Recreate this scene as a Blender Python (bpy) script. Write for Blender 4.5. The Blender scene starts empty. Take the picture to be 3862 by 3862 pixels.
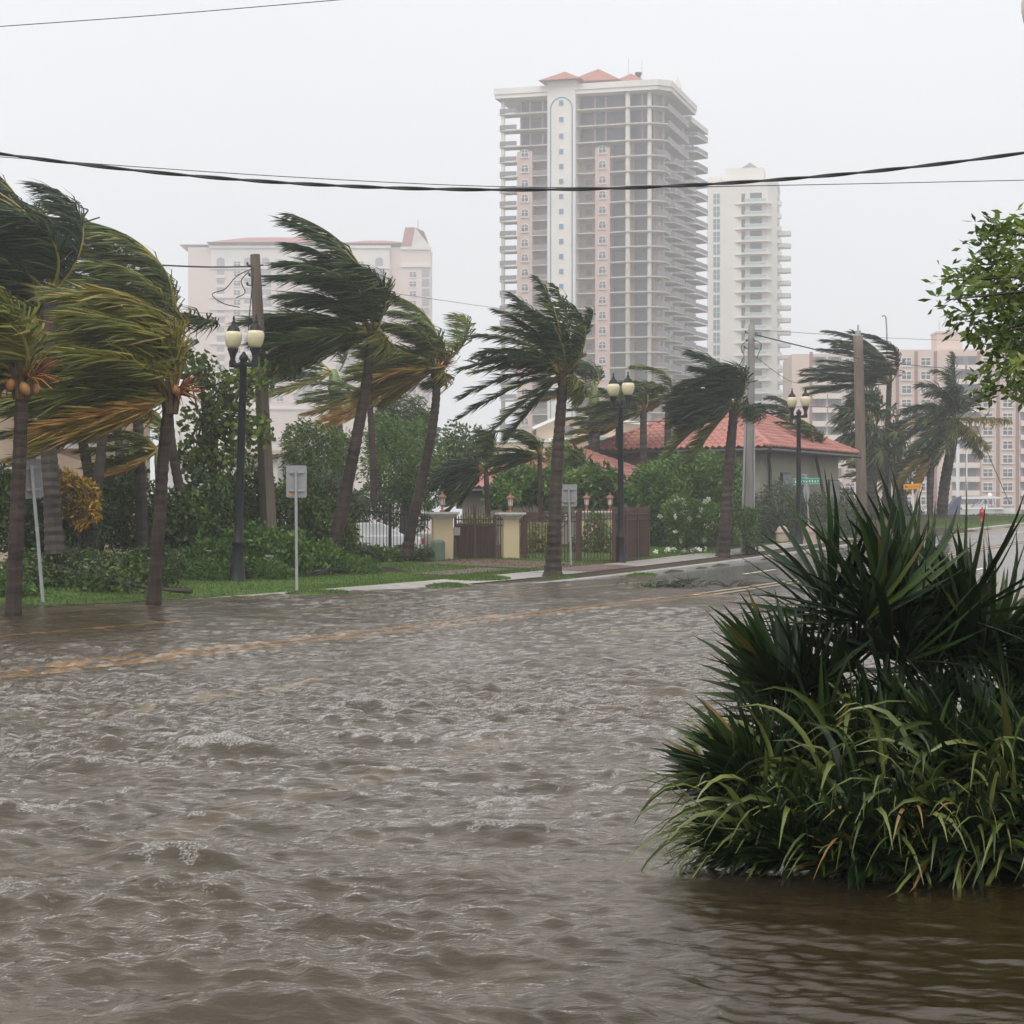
import bpy, bmesh, math, random
import numpy as np
from mathutils import Vector, Matrix, noise as mnoise

# ------------------------------------------------------------------ camera, sky, sun, exposure
scene = bpy.context.scene
COL = scene.collection
EYE = 1.4            # metres above the flood water (z = 0)
FPX = 4000.0         # focal length in units of the 1932 px wide picture
HORIZON = 1000.0     # row of the horizon in that picture

cam_data = bpy.data.cameras.new('camera')
cam = bpy.data.objects.new('camera', cam_data)
COL.objects.link(cam)
cam.location = (0, 0, EYE)
cam.rotation_euler = (math.radians(90), 0, 0)
cam_data.sensor_width = 36.0
cam_data.lens = 36.0 * FPX / 1932.0
cam_data.shift_y = (HORIZON - 966.0) / 1932.0
cam_data.clip_start = 0.1
cam_data.clip_end = 6000
scene.camera = cam

SUN_EL, SUN_AZ = math.radians(58), math.radians(200)
world = bpy.data.worlds.new('World')
scene.world = world
world.use_nodes = True
wn, wl = world.node_tree.nodes, world.node_tree.links
wn.clear()
w_out = wn.new('ShaderNodeOutputWorld')
w_bg = wn.new('ShaderNodeBackground')
w_sky = wn.new('ShaderNodeTexSky')
w_sky.sky_type = 'NISHITA'
w_sky.sun_disc = False
w_sky.sun_elevation = SUN_EL
w_sky.sun_rotation = SUN_AZ
w_sky.air_density = 1.0
w_sky.dust_density = 3.0
w_hsv = wn.new('ShaderNodeHueSaturation')
w_hsv.inputs['Saturation'].default_value = 0.10
w_mix = wn.new('ShaderNodeMix'); w_mix.data_type = 'RGBA'
w_mix.inputs['Factor'].default_value = 0.88
w_cloud = wn.new('ShaderNodeTexNoise')
w_cloud.inputs['Scale'].default_value = 1.6
w_cloud.inputs['Detail'].default_value = 4.0
w_ramp = wn.new('ShaderNodeValToRGB')
w_ramp.color_ramp.elements[0].position = 0.3
w_ramp.color_ramp.elements[0].color = (7.5, 7.72, 8.05, 1)
w_ramp.color_ramp.elements[1].position = 0.75
w_ramp.color_ramp.elements[1].color = (8.6, 8.75, 9.0, 1)
w_tc = wn.new('ShaderNodeTexCoord')
wl.new(w_tc.outputs['Generated'], w_cloud.inputs['Vector'])
wl.new(w_cloud.outputs['Fac'], w_ramp.inputs['Fac'])
wl.new(w_sky.outputs['Color'], w_hsv.inputs['Color'])
wl.new(w_hsv.outputs['Color'], w_mix.inputs['A'])
wl.new(w_ramp.outputs['Color'], w_mix.inputs['B'])
wl.new(w_mix.outputs['Result'], w_bg.inputs['Color'])
w_bg.inputs['Strength'].default_value = 0.086
wl.new(w_bg.outputs['Background'], w_out.inputs['Surface'])

sun_data = bpy.data.lights.new('sun', 'SUN')
sun_data.energy = 1.5
sun_data.angle = math.radians(40)
sun_data.color = (1.0, 0.97, 0.93)
sun = bpy.data.objects.new('sun', sun_data)
COL.objects.link(sun)
sun.rotation_euler = (math.radians(90) - SUN_EL, 0, math.radians(180) - SUN_AZ)
sun.location = (0, -30, 60)

scene.view_settings.view_transform = 'Standard'
scene.view_settings.look = 'None'
scene.view_settings.exposure = 0.62
scene.view_settings.gamma = 1.0
scene.view_settings.use_curve_mapping = False
scene.cycles.use_denoising = True
scene.cycles.max_bounces = 8
scene.cycles.volume_bounces = 2
scene.cycles.transparent_max_bounces = 8
scene.cycles.caustics_reflective = False
scene.cycles.sample_clamp_indirect = 6.0

# ------------------------------------------------------------------ helpers
def at(px, py, Y):
    """point at depth Y seen at picture position (px, py)"""
    return np.array([(px - 966.0) * Y / FPX, Y, EYE - (py - HORIZON) * Y / FPX])

def V(*a):
    return np.array(a, dtype=float)

def nrm(a):
    a = np.asarray(a, dtype=float)
    return a / (np.linalg.norm(a, axis=-1, keepdims=True) + 1e-9)

def tag(o, label=None, cat=None, group=None, kind=None):
    if label: o['label'] = label
    if cat: o['category'] = cat
    if group: o['group'] = group
    if kind: o['kind'] = kind
    return o

def empty(name, loc=(0, 0, 0), rz=0.0):
    o = bpy.data.objects.new(name, None)
    o.empty_display_size = 0.2
    COL.objects.link(o)
    o.location = loc
    o.rotation_euler = (0, 0, rz)
    return o

def link(name, mesh, parent=None, loc=None, rot=None, scale=None):
    o = bpy.data.objects.new(name, mesh)
    COL.objects.link(o)
    if parent is not None: o.parent = parent
    if loc is not None: o.location = loc
    if rot is not None: o.rotation_euler = rot
    if scale is not None: o.scale = scale
    return o

class MB:
    """collects shapes into one mesh"""
    def __init__(self):
        self.v, self.f, self.m, self.t = [], [], [], []
        self.mi = 0
        self.tint = 0.5
    def add(self, vs, fs):
        b = len(self.v)
        self.v.extend([tuple(map(float, p)) for p in vs])
        self.f.extend([tuple(i + b for i in f) for f in fs])
        self.m.extend([self.mi] * len(fs))
        self.t.extend([self.tint] * len(vs))
        return self
    def box(self, x0, x1, y0, y1, z0, z1):
        vs = [(x0,y0,z0),(x1,y0,z0),(x1,y1,z0),(x0,y1,z0),(x0,y0,z1),(x1,y0,z1),(x1,y1,z1),(x0,y1,z1)]
        return self.add(vs, [(0,3,2,1),(4,5,6,7),(0,1,5,4),(1,2,6,5),(2,3,7,6),(3,0,4,7)])
    def cbox(self, c, dx, dy, dz):
        return self.box(c[0]-dx/2, c[0]+dx/2, c[1]-dy/2, c[1]+dy/2, c[2]-dz/2, c[2]+dz/2)
    def tube(self, pts, rad, n=8, cap=True):
        pts = [np.asarray(p, float) for p in pts]
        k = len(pts)
        if not hasattr(rad, '__len__'): rad = [rad] * k
        vs, fs = [], []
        for i, p in enumerate(pts):
            d = pts[min(i+1, k-1)] - pts[max(i-1, 0)]
            d = d / (np.linalg.norm(d) + 1e-9)
            ref = V(0, 0, 1) if abs(d[2]) < 0.9 else V(0, 1, 0)
            a = np.cross(d, ref); a /= np.linalg.norm(a)
            b = np.cross(d, a)
            for j in range(n):
                th = 2*math.pi*j/n
                vs.append(p + (a*math.cos(th) + b*math.sin(th)) * rad[i])
        for i in range(k-1):
            for j in range(n):
                j2 = (j+1) % n
                fs.append((i*n+j, i*n+j2, (i+1)*n+j2, (i+1)*n+j))
        if cap:
            fs.append(tuple(range(n-1, -1, -1)))
            fs.append(tuple((k-1)*n + j for j in range(n)))
        return self.add(vs, fs)
    def lathe(self, prof, n=14, c=(0, 0, 0)):
        vs, fs = [], []
        k = len(prof)
        for r, z in prof:
            for j in range(n):
                th = 2*math.pi*j/n
                vs.append((c[0]+r*math.cos(th), c[1]+r*math.sin(th), c[2]+z))
        for i in range(k-1):
            for j in range(n):
                j2 = (j+1) % n
                fs.append((i*n+j, i*n+j2, (i+1)*n+j2, (i+1)*n+j))
        fs.append(tuple(range(n-1, -1, -1)))
        fs.append(tuple((k-1)*n + j for j in range(n)))
        return self.add(vs, fs)
    def prism(self, poly, z0, z1):
        """polygon (x, y) counter-clockwise, extruded in z"""
        n = len(poly)
        vs = [(p[0], p[1], z0) for p in poly] + [(p[0], p[1], z1) for p in poly]
        fs = [tuple(range(n-1, -1, -1)), tuple(range(n, 2*n))]
        fs += [(i, (i+1) % n, n+(i+1) % n, n+i) for i in range(n)]
        return self.add(vs, fs)
    def vprism(self, poly, y0, y1):
        """polygon in (x, z), extruded in y"""
        n = len(poly)
        vs = [(p[0], y0, p[1]) for p in poly] + [(p[0], y1, p[1]) for p in poly]
        fs = [tuple(range(n)), tuple(range(2*n-1, n-1, -1))]
        fs += [(i, n+i, n+(i+1) % n, (i+1) % n) for i in range(n)]
        return self.add(vs, fs)
    def mesh(self, name, mats, smooth=False):
        me = bpy.data.meshes.new(name)
        me.from_pydata(self.v, [], self.f)
        if not isinstance(mats, (list, tuple)): mats = [mats]
        for m in mats: me.materials.append(m)
        if len(mats) > 1: me.polygons.foreach_set('material_index', self.m)
        at_ = me.attributes.new('tint', 'FLOAT', 'POINT')
        at_.data.foreach_set('value', self.t)
        if smooth: me.polygons.foreach_set('use_smooth', [True]*len(self.f))
        me.update()
        return me
    def build(self, name, mats, parent=None, smooth=False, loc=None, rot=None):
        return link(name, self.mesh(name, mats, smooth), parent, loc, rot)

def np_mesh(name, verts, quads, mat, tint=None, smooth=False, tris=None):
    """fast mesh from arrays: quads (N,4) and optional tris (M,3)"""
    me = bpy.data.meshes.new(name)
    verts = np.ascontiguousarray(verts, dtype=np.float32)
    nq = 0 if quads is None else len(quads)
    nt = 0 if tris is None else len(tris)
    me.vertices.add(len(verts))
    me.vertices.foreach_set('co', verts.ravel())
    loops = np.concatenate([a.ravel() for a in ([quads] if nq else []) + ([tris] if nt else [])]).astype(np.int32)
    me.loops.add(len(loops))
    me.loops.foreach_set('vertex_index', loops)
    me.polygons.add(nq + nt)
    starts = np.concatenate([np.arange(nq)*4, nq*4 + np.arange(nt)*3]).astype(np.int32)
    me.polygons.foreach_set('loop_start', starts)
    if tint is not None:
        a = me.attributes.new('tint', 'FLOAT', 'POINT')
        a.data.foreach_set('value', np.asarray(tint, dtype=np.float32))
    if smooth:
        me.polygons.foreach_set('use_smooth', np.ones(nq + nt, dtype=bool))
    me.materials.append(mat)
    me.update(calc_edges=True)
    me.validate()
    return me

def text_mesh(txt, size, mat, depth=0.004):
    cu = bpy.data.curves.new('lettering', 'FONT')
    cu.body = txt; cu.size = size; cu.extrude = depth
    cu.align_x = 'CENTER'; cu.align_y = 'CENTER'
    o = bpy.data.objects.new('lettering', cu)
    COL.objects.link(o)
    dg = bpy.context.evaluated_depsgraph_get()
    me = bpy.data.meshes.new_from_object(o.evaluated_get(dg))
    bpy.data.objects.remove(o); bpy.data.curves.remove(cu)
    me.materials.clear(); me.materials.append(mat)
    return me

# ------------------------------------------------------------------ materials
def _nodes(name):
    m = bpy.data.materials.new(name)
    m.use_nodes = True
    nt = m.node_tree
    return m, nt.nodes, nt.links, nt.nodes['Principled BSDF']

def mat(name, c1, c2=None, scale=3.0, rough=0.7, spec=0.3, bump=0.0, bscale=None, metal=0.0, detail=5.0, stretch=None, coat=0.0):
    """procedural: two tones broken up by noise, roughness variation, fine bump"""
    m, n, l, b = _nodes(name)
    if c2 is None: c2 = tuple(x*0.78 for x in c1)
    tc = n.new('ShaderNodeTexCoord')
    src = tc.outputs['Object']
    if stretch is not None:
        mp = n.new('ShaderNodeMapping'); mp.inputs['Scale'].default_value = stretch
        l.new(src, mp.inputs['Vector']); src = mp.outputs['Vector']
    nz = n.new('ShaderNodeTexNoise'); nz.inputs['Scale'].default_value = scale; nz.inputs['Detail'].default_value = detail
    nz.inputs['Roughness'].default_value = 0.62
    l.new(src, nz.inputs['Vector'])
    mr = n.new('ShaderNodeMapRange'); mr.inputs['From Min'].default_value = 0.32; mr.inputs['From Max'].default_value = 0.68
    l.new(nz.outputs['Fac'], mr.inputs['Value'])
    mx = n.new('ShaderNodeMix'); mx.data_type = 'RGBA'
    mx.inputs['A'].default_value = (*c1, 1); mx.inputs['B'].default_value = (*c2, 1)
    l.new(mr.outputs['Result'], mx.inputs['Factor'])
    l.new(mx.outputs['Result'], b.inputs['Base Color'])
    rr = n.new('ShaderNodeMapRange'); rr.inputs['To Min'].default_value = max(0.02, rough-0.12); rr.inputs['To Max'].default_value = min(1, rough+0.12)
    l.new(nz.outputs['Fac'], rr.inputs['Value']); l.new(rr.outputs['Result'], b.inputs['Roughness'])
    b.inputs['Specular IOR Level'].default_value = spec
    b.inputs['Metallic'].default_value = metal
    b.inputs['Coat Weight'].default_value = coat
    if bump > 0:
        n2 = n.new('ShaderNodeTexNoise'); n2.inputs['Scale'].default_value = bscale or scale*6; n2.inputs['Detail'].default_value = 6
        l.new(src, n2.inputs['Vector'])
        bp = n.new('ShaderNodeBump'); bp.inputs['Strength'].default_value = bump; bp.inputs['Distance'].default_value = 0.02
        l.new(n2.outputs['Fac'], bp.inputs['Height']); l.new(bp.outputs['Normal'], b.inputs['Normal'])
    return m

def foliage_mat(name, stops, trans=0.25, rough=0.45, spec=0.25, nscale=0.8):
    """leaf colour from the per-leaf tint value, jittered by noise; some light passes through"""
    m, n, l, b = _nodes(name)
    at_ = n.new('ShaderNodeAttribute'); at_.attribute_name = 'tint'
    tc = n.new('ShaderNodeTexCoord')
    nz = n.new('ShaderNodeTexNoise'); nz.inputs['Scale'].default_value = nscale; nz.inputs['Detail'].default_value = 3
    l.new(tc.outputs['Object'], nz.inputs['Vector'])
    ma = n.new('ShaderNodeMath'); ma.operation = 'MULTIPLY_ADD'
    ma.inputs[1].default_value = 0.35; 
    su = n.new('ShaderNodeMath'); su.operation = 'SUBTRACT'; su.inputs[1].default_value = 0.175
    l.new(nz.outputs['Fac'], ma.inputs[0]); l.new(at_.outputs['Fac'], ma.inputs[2]); l.new(ma.outputs[0], su.inputs[0])
    rp = n.new('ShaderNodeValToRGB')
    el = rp.color_ramp.elements
    while len(el) < len(stops): el.new(0.5)
    for e, (p, c) in zip(el, stops):
        e.position = p; e.color = (*c, 1)
    l.new(su.outputs[0], rp.inputs['Fac'])
    l.new(rp.outputs['Color'], b.inputs['Base Color'])
    b.inputs['Roughness'].default_value = rough
    b.inputs['Specular IOR Level'].default_value = spec
    tr = n.new('ShaderNodeBsdfTranslucent')
    l.new(rp.outputs['Color'], tr.inputs['Color'])
    mx = n.new('ShaderNodeMixShader'); mx.inputs['Fac'].default_value = trans
    out = n['Material Output']
    l.new(b.outputs[0], mx.inputs[1]); l.new(tr.outputs[0], mx.inputs[2]); l.new(mx.outputs[0], out.inputs['Surface'])
    return m

def bark_mat(name, c1, c2, ring=14.0):
    m, n, l, b = _nodes(name)
    tc = n.new('ShaderNodeTexCoord')
    mp = n.new('ShaderNodeMapping'); mp.inputs['Scale'].default_value = (2.0, 2.0, ring)
    l.new(tc.outputs['Object'], mp.inputs['Vector'])
    nz = n.new('ShaderNodeTexNoise'); nz.inputs['Scale'].default_value = 1.0; nz.inputs['Detail'].default_value = 6
    l.new(mp.outputs['Vector'], nz.inputs['Vector'])
    n3 = n.new('ShaderNodeTexNoise'); n3.inputs['Scale'].default_value = 1.3; n3.inputs['Detail'].default_value = 4
    l.new(tc.outputs['Object'], n3.inputs['Vector'])
    ad = n.new('ShaderNodeMath'); ad.operation = 'ADD'
    l.new(nz.outputs['Fac'], ad.inputs[0]); l.new(n3.outputs['Fac'], ad.inputs[1])
    mr = n.new('ShaderNodeMapRange'); mr.inputs['From Min'].default_value = 0.75; mr.inputs['From Max'].default_value = 1.3
    l.new(ad.outputs[0], mr.inputs['Value'])
    mx = n.new('ShaderNodeMix'); mx.data_type = 'RGBA'
    mx.inputs['A'].default_value = (*c1, 1); mx.inputs['B'].default_value = (*c2, 1)
    l.new(mr.outputs['Result'], mx.inputs['Factor']); l.new(mx.outputs['Result'], b.inputs['Base Color'])
    b.inputs['Roughness'].default_value = 0.75; b.inputs['Specular IOR Level'].default_value = 0.25
    bp = n.new('ShaderNodeBump'); bp.inputs['Strength'].default_value = 0.6; bp.inputs['Distance'].default_value = 0.02
    l.new(nz.outputs['Fac'], bp.inputs['Height']); l.new(bp.outputs['Normal'], b.inputs['Normal'])
    return m

def glass_mat(name, c, rough=0.08):
    m, n, l, b = _nodes(name)
    tc = n.new('ShaderNodeTexCoord')
    nz = n.new('ShaderNodeTexNoise'); nz.inputs['Scale'].default_value = 0.4
    l.new(tc.outputs['Object'], nz.inputs['Vector'])
    mx = n.new('ShaderNodeMix'); mx.data_type = 'RGBA'
    mx.inputs['A'].default_value = (*c, 1); mx.inputs['B'].default_value = (*[x*1.7+0.01 for x in c], 1)
    l.new(nz.outputs['Fac'], mx.inputs['Factor']); l.new(mx.outputs['Result'], b.inputs['Base Color'])
    b.inputs['Roughness'].default_value = rough; b.inputs['Specular IOR Level'].default_value = 0.5
    return m

M = {}
M['asphalt'] = mat('wet_asphalt', (0.075, 0.07, 0.068), (0.13, 0.122, 0.115), 0.7, 0.15, 0.8, 0.06, 30)
M['concrete'] = mat('wet_concrete', (0.44, 0.40, 0.37), (0.33, 0.30, 0.28), 0.8, 0.3, 0.5, 0.15, 30)
M['brick_paving'] = mat('red_paving', (0.16, 0.075, 0.06), (0.10, 0.05, 0.04), 2.0, 0.5, 0.4, 0.3, 18)
M['yellow_paint'] = mat('yellow_road_paint', (0.90, 0.52, 0.05), (0.75, 0.42, 0.06), 2.5, 0.5, 0.4)
M['worn_paint'] = mat('worn_road_paint', (0.34, 0.25, 0.13), (0.16, 0.125, 0.085), 1.2, 0.5, 0.4)
M['white_paint'] = mat('white_road_paint', (0.75, 0.70, 0.55), (0.5, 0.45, 0.36), 2.5, 0.5, 0.4)
M['grass_ground'] = mat('lawn', (0.045, 0.085, 0.016), (0.10, 0.16, 0.03), 0.6, 0.85, 0.15, 0.6, 30)
M['soil'] = mat('muddy_ground', (0.050, 0.042, 0.018), (0.045, 0.032, 0.012), 0.35, 0.85, 0.2, 0.5, 8)
M['palm_bark'] = bark_mat('palm_bark', (0.018, 0.012, 0.010), (0.075, 0.050, 0.040))
M['grey_bark'] = bark_mat('smooth_palm_bark', (0.028, 0.022, 0.020), (0.09, 0.074, 0.064), 9)
M['crownshaft'] = mat('green_crownshaft', (0.13, 0.19, 0.06), (0.20, 0.25, 0.10), 1.5, 0.4, 0.4)
M['branch'] = bark_mat('branch_bark', (0.03, 0.025, 0.022), (0.09, 0.075, 0.065), 5)
PALM = [(0.0, (0.010, 0.023, 0.012)), (0.30, (0.028, 0.056, 0.014)), (0.52, (0.095, 0.135, 0.018)), (0.74, (0.26, 0.23, 0.03)), (1.0, (0.36, 0.17, 0.04))]
M['palm_leaf'] = foliage_mat('palm_leaflets', PALM, 0.22, 0.38, 0.4, 0.5)
M['rachis'] = mat('frond_midrib', (0.34, 0.25, 0.05), (0.17, 0.14, 0.03), 1.5, 0.45, 0.4)
M['leaf_base'] = mat('brown_leaf_base', (0.13, 0.085, 0.03), (0.05, 0.03, 0.018), 3.0, 0.7, 0.2)
M['husk'] = foliage_mat('palm_flower_stalk', [(0.0, (0.10, 0.04, 0.015)), (0.5, (0.34, 0.12, 0.03)), (1.0, (0.5, 0.24, 0.06))], 0.1, 0.6, 0.2)
M['coconut'] = mat('orange_coconut', (0.26, 0.10, 0.025), (0.42, 0.20, 0.06), 4.0, 0.45, 0.4)
M['coconut_green'] = mat('green_coconut', (0.22, 0.24, 0.08), (0.3, 0.28, 0.12), 4.0, 0.45, 0.4)
M['leaf'] = foliage_mat('broad_leaves', [(0.0, (0.009, 0.026, 0.007)), (0.4, (0.040, 0.080, 0.010)), (0.75, (0.115, 0.175, 0.020)), (1.0, (0.22, 0.27, 0.05))], 0.2, 0.4, 0.35)
M['leaf_bright'] = foliage_mat('bright_leaves', [(0.0, (0.03, 0.07, 0.012)), (0.4, (0.065, 0.135, 0.02)), (0.75, (0.13, 0.23, 0.035)), (1.0, (0.32, 0.34, 0.06))], 0.25, 0.42, 0.3)
M['leaf_grey'] = foliage_mat('grey_green_leaves', [(0.0, (0.025, 0.04, 0.022)), (0.4, (0.06, 0.085, 0.045)), (0.75, (0.12, 0.15, 0.085)), (1.0, (0.2, 0.23, 0.13))], 0.2, 0.5, 0.25)
M['leaf_croton'] = foliage_mat('croton_leaves', [(0.0, (0.05, 0.03, 0.012)), (0.4, (0.09, 0.085, 0.02)), (0.7, (0.45, 0.24, 0.03)), (1.0, (0.62, 0.36, 0.04))], 0.2, 0.42, 0.3)
M['leaf_varieg'] = foliage_mat('variegated_leaves', [(0.0, (0.04, 0.06, 0.015)), (0.4, (0.10, 0.13, 0.025)), (0.7, (0.30, 0.30, 0.06)), (1.0, (0.5, 0.46, 0.15))], 0.2, 0.42, 0.3)
M['petal_white'] = mat('white_petals', (0.75, 0.78, 0.66), (0.6, 0.62, 0.48), 5, 0.6, 0.2)
M['petal_pink'] = mat('pink_petals', (0.7, 0.25, 0.32), (0.5, 0.12, 0.2), 5, 0.6, 0.2)
# ------------------------------------------------------------------ terrain: road frame (s along the road, t to its left)
DS, DT = (0.337, 0.9415), (-0.9415, 0.337)
def st2xy(s, t):
    return DS[0]*s + DT[0]*t, DS[1]*s + DT[1]*t
def xy2st(x, y):
    return DS[0]*x + DS[1]*y, DT[0]*x + DT[1]*y
def bend(s):
    u = np.maximum(0, np.asarray(s, float) - 60) / 50
    return -6.1 * np.where(u < 1.6, u*u, 2.56 + (u-1.6)*3.2)
_S = [-40, 0, 35, 50, 60, 65, 75, 86, 98, 110, 130, 160, 220, 400]
_Z = [-.27, -.27, -.25, -.16, -.06, .02, .25, .62, 1.1, 1.6, 2.35, 3.0, 3.2, 3.2]
def zr(s):
    s = np.asarray(s, float)
    return sum(np.interp(s + d, _S, _Z) for d in (-6, -3, 0, 3, 6)) / 5
CURB_L, CURB_R = 18.2, 2.2
def gz(x, y):
    """height of the ground sheet"""
    s, t = xy2st(np.asarray(x, float), np.asarray(y, float))
    cl = CURB_L + bend(s); cr = CURB_R + bend(s)
    u = t - cl
    left = zr(np.minimum(s, 118)) + 0.10 + 0.042*np.clip(u, 0, 6)
    far = np.clip((u - 8) / 25, 0, 1)
    left = left*(1-far) + 0.3*far
    r = zr(s) - 0.07
    right = zr(s) + 0.05 + 0.02*np.clip(cr - t, 0, 5)
    return np.where(t > cl, left, np.where(t < cr, right, r))

def strip(name, s_arr, t0, t1, zoff, material, nt=2, zf=None, parent=None, kind='structure'):
    s_arr = np.asarray(s_arr, float)
    ts = np.linspace(0, 1, nt)
    vs = []
    for s in s_arr:
        b = float(bend(s))
        for k in ts:
            t = (t0 + (t1 - t0)*k) + b
            x, y = st2xy(s, t)
            z = float(zr(s)) + 0.19*(1 - ((t - b - 10.2)/8.0)**2) if zf is None else float(zf(s, t))
            vs.append((x, y, z + zoff))
    qs = []
    for i in range(len(s_arr)-1):
        for j in range(nt-1):
            a = i*nt + j
            qs.append((a, a+nt, a+nt+1, a+1))
    me = np_mesh(name, np.array(vs), np.array(qs), material, smooth=True)
    o = link(name, me, parent)
    if kind: o['kind'] = kind
    return o

# the ground sheet, finer near the street
gx = np.unique(np.concatenate([np.linspace(-420, -70, 20), np.arange(-70, 80, 1.0), np.linspace(80, 420, 20)]))
gy = np.unique(np.concatenate([np.linspace(-60, 0, 10), np.arange(0, 140, 1.0), np.linspace(140, 700, 30)]))
GX, GY = np.meshgrid(gx, gy)
GZ = gz(GX, GY)
nx_, ny_ = len(gx), len(gy)
idx = np.arange(nx_*ny_).reshape(ny_, nx_)
quads = np.stack([idx[:-1,:-1], idx[:-1,1:], idx[1:,1:], idx[1:,:-1]], -1).reshape(-1, 4)
o = link('ground', np_mesh('ground', np.stack([GX, GY, GZ], -1).reshape(-1, 3), quads, M['soil'], smooth=True))
tag(o, kind='structure')

S_ROAD = np.concatenate([np.arange(-20, 150, 1.5), np.arange(150, 260, 8)])
strip('road', S_ROAD, CURB_R, CURB_L, 0.0, M['asphalt'], 9)
# painted lines (the double yellow centre line, a yellow edge line and broken white lines)
def marking(name, t, w, s0, s1, material):
    return strip(name, np.arange(s0, s1 + 0.01, 1.0), t - w/2, t + w/2, 0.008, material, 3)
marking('yellow_centre_line', 11.85, 0.3, -10, 45, M['yellow_paint'])
marking('faded_centre_line', 11.85, 0.22, 45, 140, M['worn_paint'])
marking('yellow_centre_line', 11.4, 0.3, -10, 45, M['yellow_paint'])
marking('faded_centre_line', 11.4, 0.22, 45, 140, M['worn_paint'])
marking('edge_line', 4.9, 0.22, -10, 140, M['worn_paint'])
marking('yellow_edge_line', 15.9, 0.2, 20, 55, M['yellow_paint'])
marking('yellow_edge_line', 17.5, 0.14, 98, 140, M['yellow_paint'])
for s0 in (14, 26.5, 38, 50, 62, 74, 86, 98, 110):
    marking('white_lane_line', 8.35, 0.18, s0, s0 + 4, M['white_paint'])
for s0 in (36.5, 49, 61, 73, 85, 97):
    marking('white_lane_line', 14.6, 0.16, s0, s0 + 4, M['white_paint'])

def curb(name, t0, t1, s0, s1):
    ss = np.arange(s0, s1 + 0.01, 1.0)
    vs, fs = [], []
    for s in ss:
        b = float(bend(s)); z = float(zr(s))
        for (t, dz) in ((t0, -0.2), (t0, 0.11), (t0 + 0.02*(1 if t1 > t0 else -1), 0.13), (t1, 0.135), (t1, -0.2)):
            x, y = st2xy(s, t + b); vs.append((x, y, z + dz))
    for i in range(len(ss)-1):
        for j in range(4):
            a = i*5 + j
            fs.append((a, a+1, a+6, a+5))
    mb = MB().add(vs, fs)
    o = mb.build(name, M['concrete']); o['kind'] = 'structure'
    return o
curb('curb', CURB_L, CURB_L + 0.2, -10, 91)
curb('curb', CURB_L, CURB_L + 0.2, 103, 150)
curb('curb', CURB_R, CURB_R - 0.2, 62, 150)
GZF = lambda s, t: gz(*st2xy(s, t))
strip('sidewalk', np.arange(30, 93, 1.0), CURB_L + 1.15, CURB_L + 2.45, 0.025, M['concrete'], 3, GZF)
strip('side_street', np.arange(91.5, 103, 1.0), CURB_L - 0.05, CURB_L + 26, 0.03, M['asphalt'], 12, lambda s, t: min(float(gz(*st2xy(s, t))), float(zr(s)) + 0.02))
strip('lawn', np.arange(34, 91, 1.0), CURB_L + 2.5, CURB_L + 8.5, 0.018, M['grass_ground'], 7, GZF)
strip('lawn', np.arange(103.5, 150, 1.0), CURB_L + 0.22, CURB_L + 5.5, 0.06, M['grass_ground'], 6, lambda s, t: float(zr(s)) + 0.08 + 0.05*math.sin(math.pi*min(1, max(0, (t - CURB_L - float(bend(s)))/5.5))))
# brick driveway in front of the gate
strip('driveway', np.arange(61, 66.5, 0.5), CURB_L + 1.2, CURB_L + 7.0, 0.034, M['brick_paving'], 7, GZF)
strip('path', np.arange(54.5, 60.2, 0.5), CURB_L + 3.2, CURB_L + 4.3, 0.034, M['brick_paving'], 3, GZF)

# low grass mounds between kerb and sidewalk
def mound(px0, px1, py, Y, wid, h=0.07, ln=None):
    a, b = at(px0, py, Y), at(px1, py, Y)
    c = (a + b) / 2
    rx = np.linalg.norm(b - a) / 2
    n, k = 20, 5
    vs = [(c[0], c[1], c[2] + h)]
    ang = math.atan2(DS[1], DS[0])
    for i in range(1, k+1):
        r = i / k
        for j in range(n):
            th = 2*math.pi*j/n
            jit = 1 + 0.12*math.sin(3*th + px0) + 0.08*math.sin(7*th)
            lx, ly = math.cos(th)*rx*r*jit, math.sin(th)*wid*r*jit
            vs.append((c[0] + lx, c[1] + ly + lx*0.6, c[2] + h*(1 - r**2.2) - (0.10 if i == k else 0)))
    fs = [(0, 1 + j, 1 + (j+1) % n) for j in range(n)]
    for i in range(k-1):
        for j in range(n):
            p, q = 1 + i*n + j, 1 + i*n + (j+1) % n
            fs.append((p, p+n, q+n, q))
    o = MB().add(vs, fs).build('grass_mound', M['grass_ground'], smooth=True)
    o['kind'] = 'structure'
    return (c[0], c[1], c[2], rx, wid, h)
MOUNDS = [mound(535, 668, 1120, 46.8, 0.7, 0.06), mound(800, 888, 1107, 52.3, 1.0, 0.07), mound(828, 965, 1093, 57.5, 1.5, 0.09),
          mound(1004, 1108, 1094, 60.5, 1.1, 0.13), mound(1148, 1244, 1087, 64.5, 1.0, 0.08), mound(1286, 1430, 1069, 76, 1.6, 0.10),
          mound(1498, 1570, 1048, 86, 1.6, 0.10)]

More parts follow.
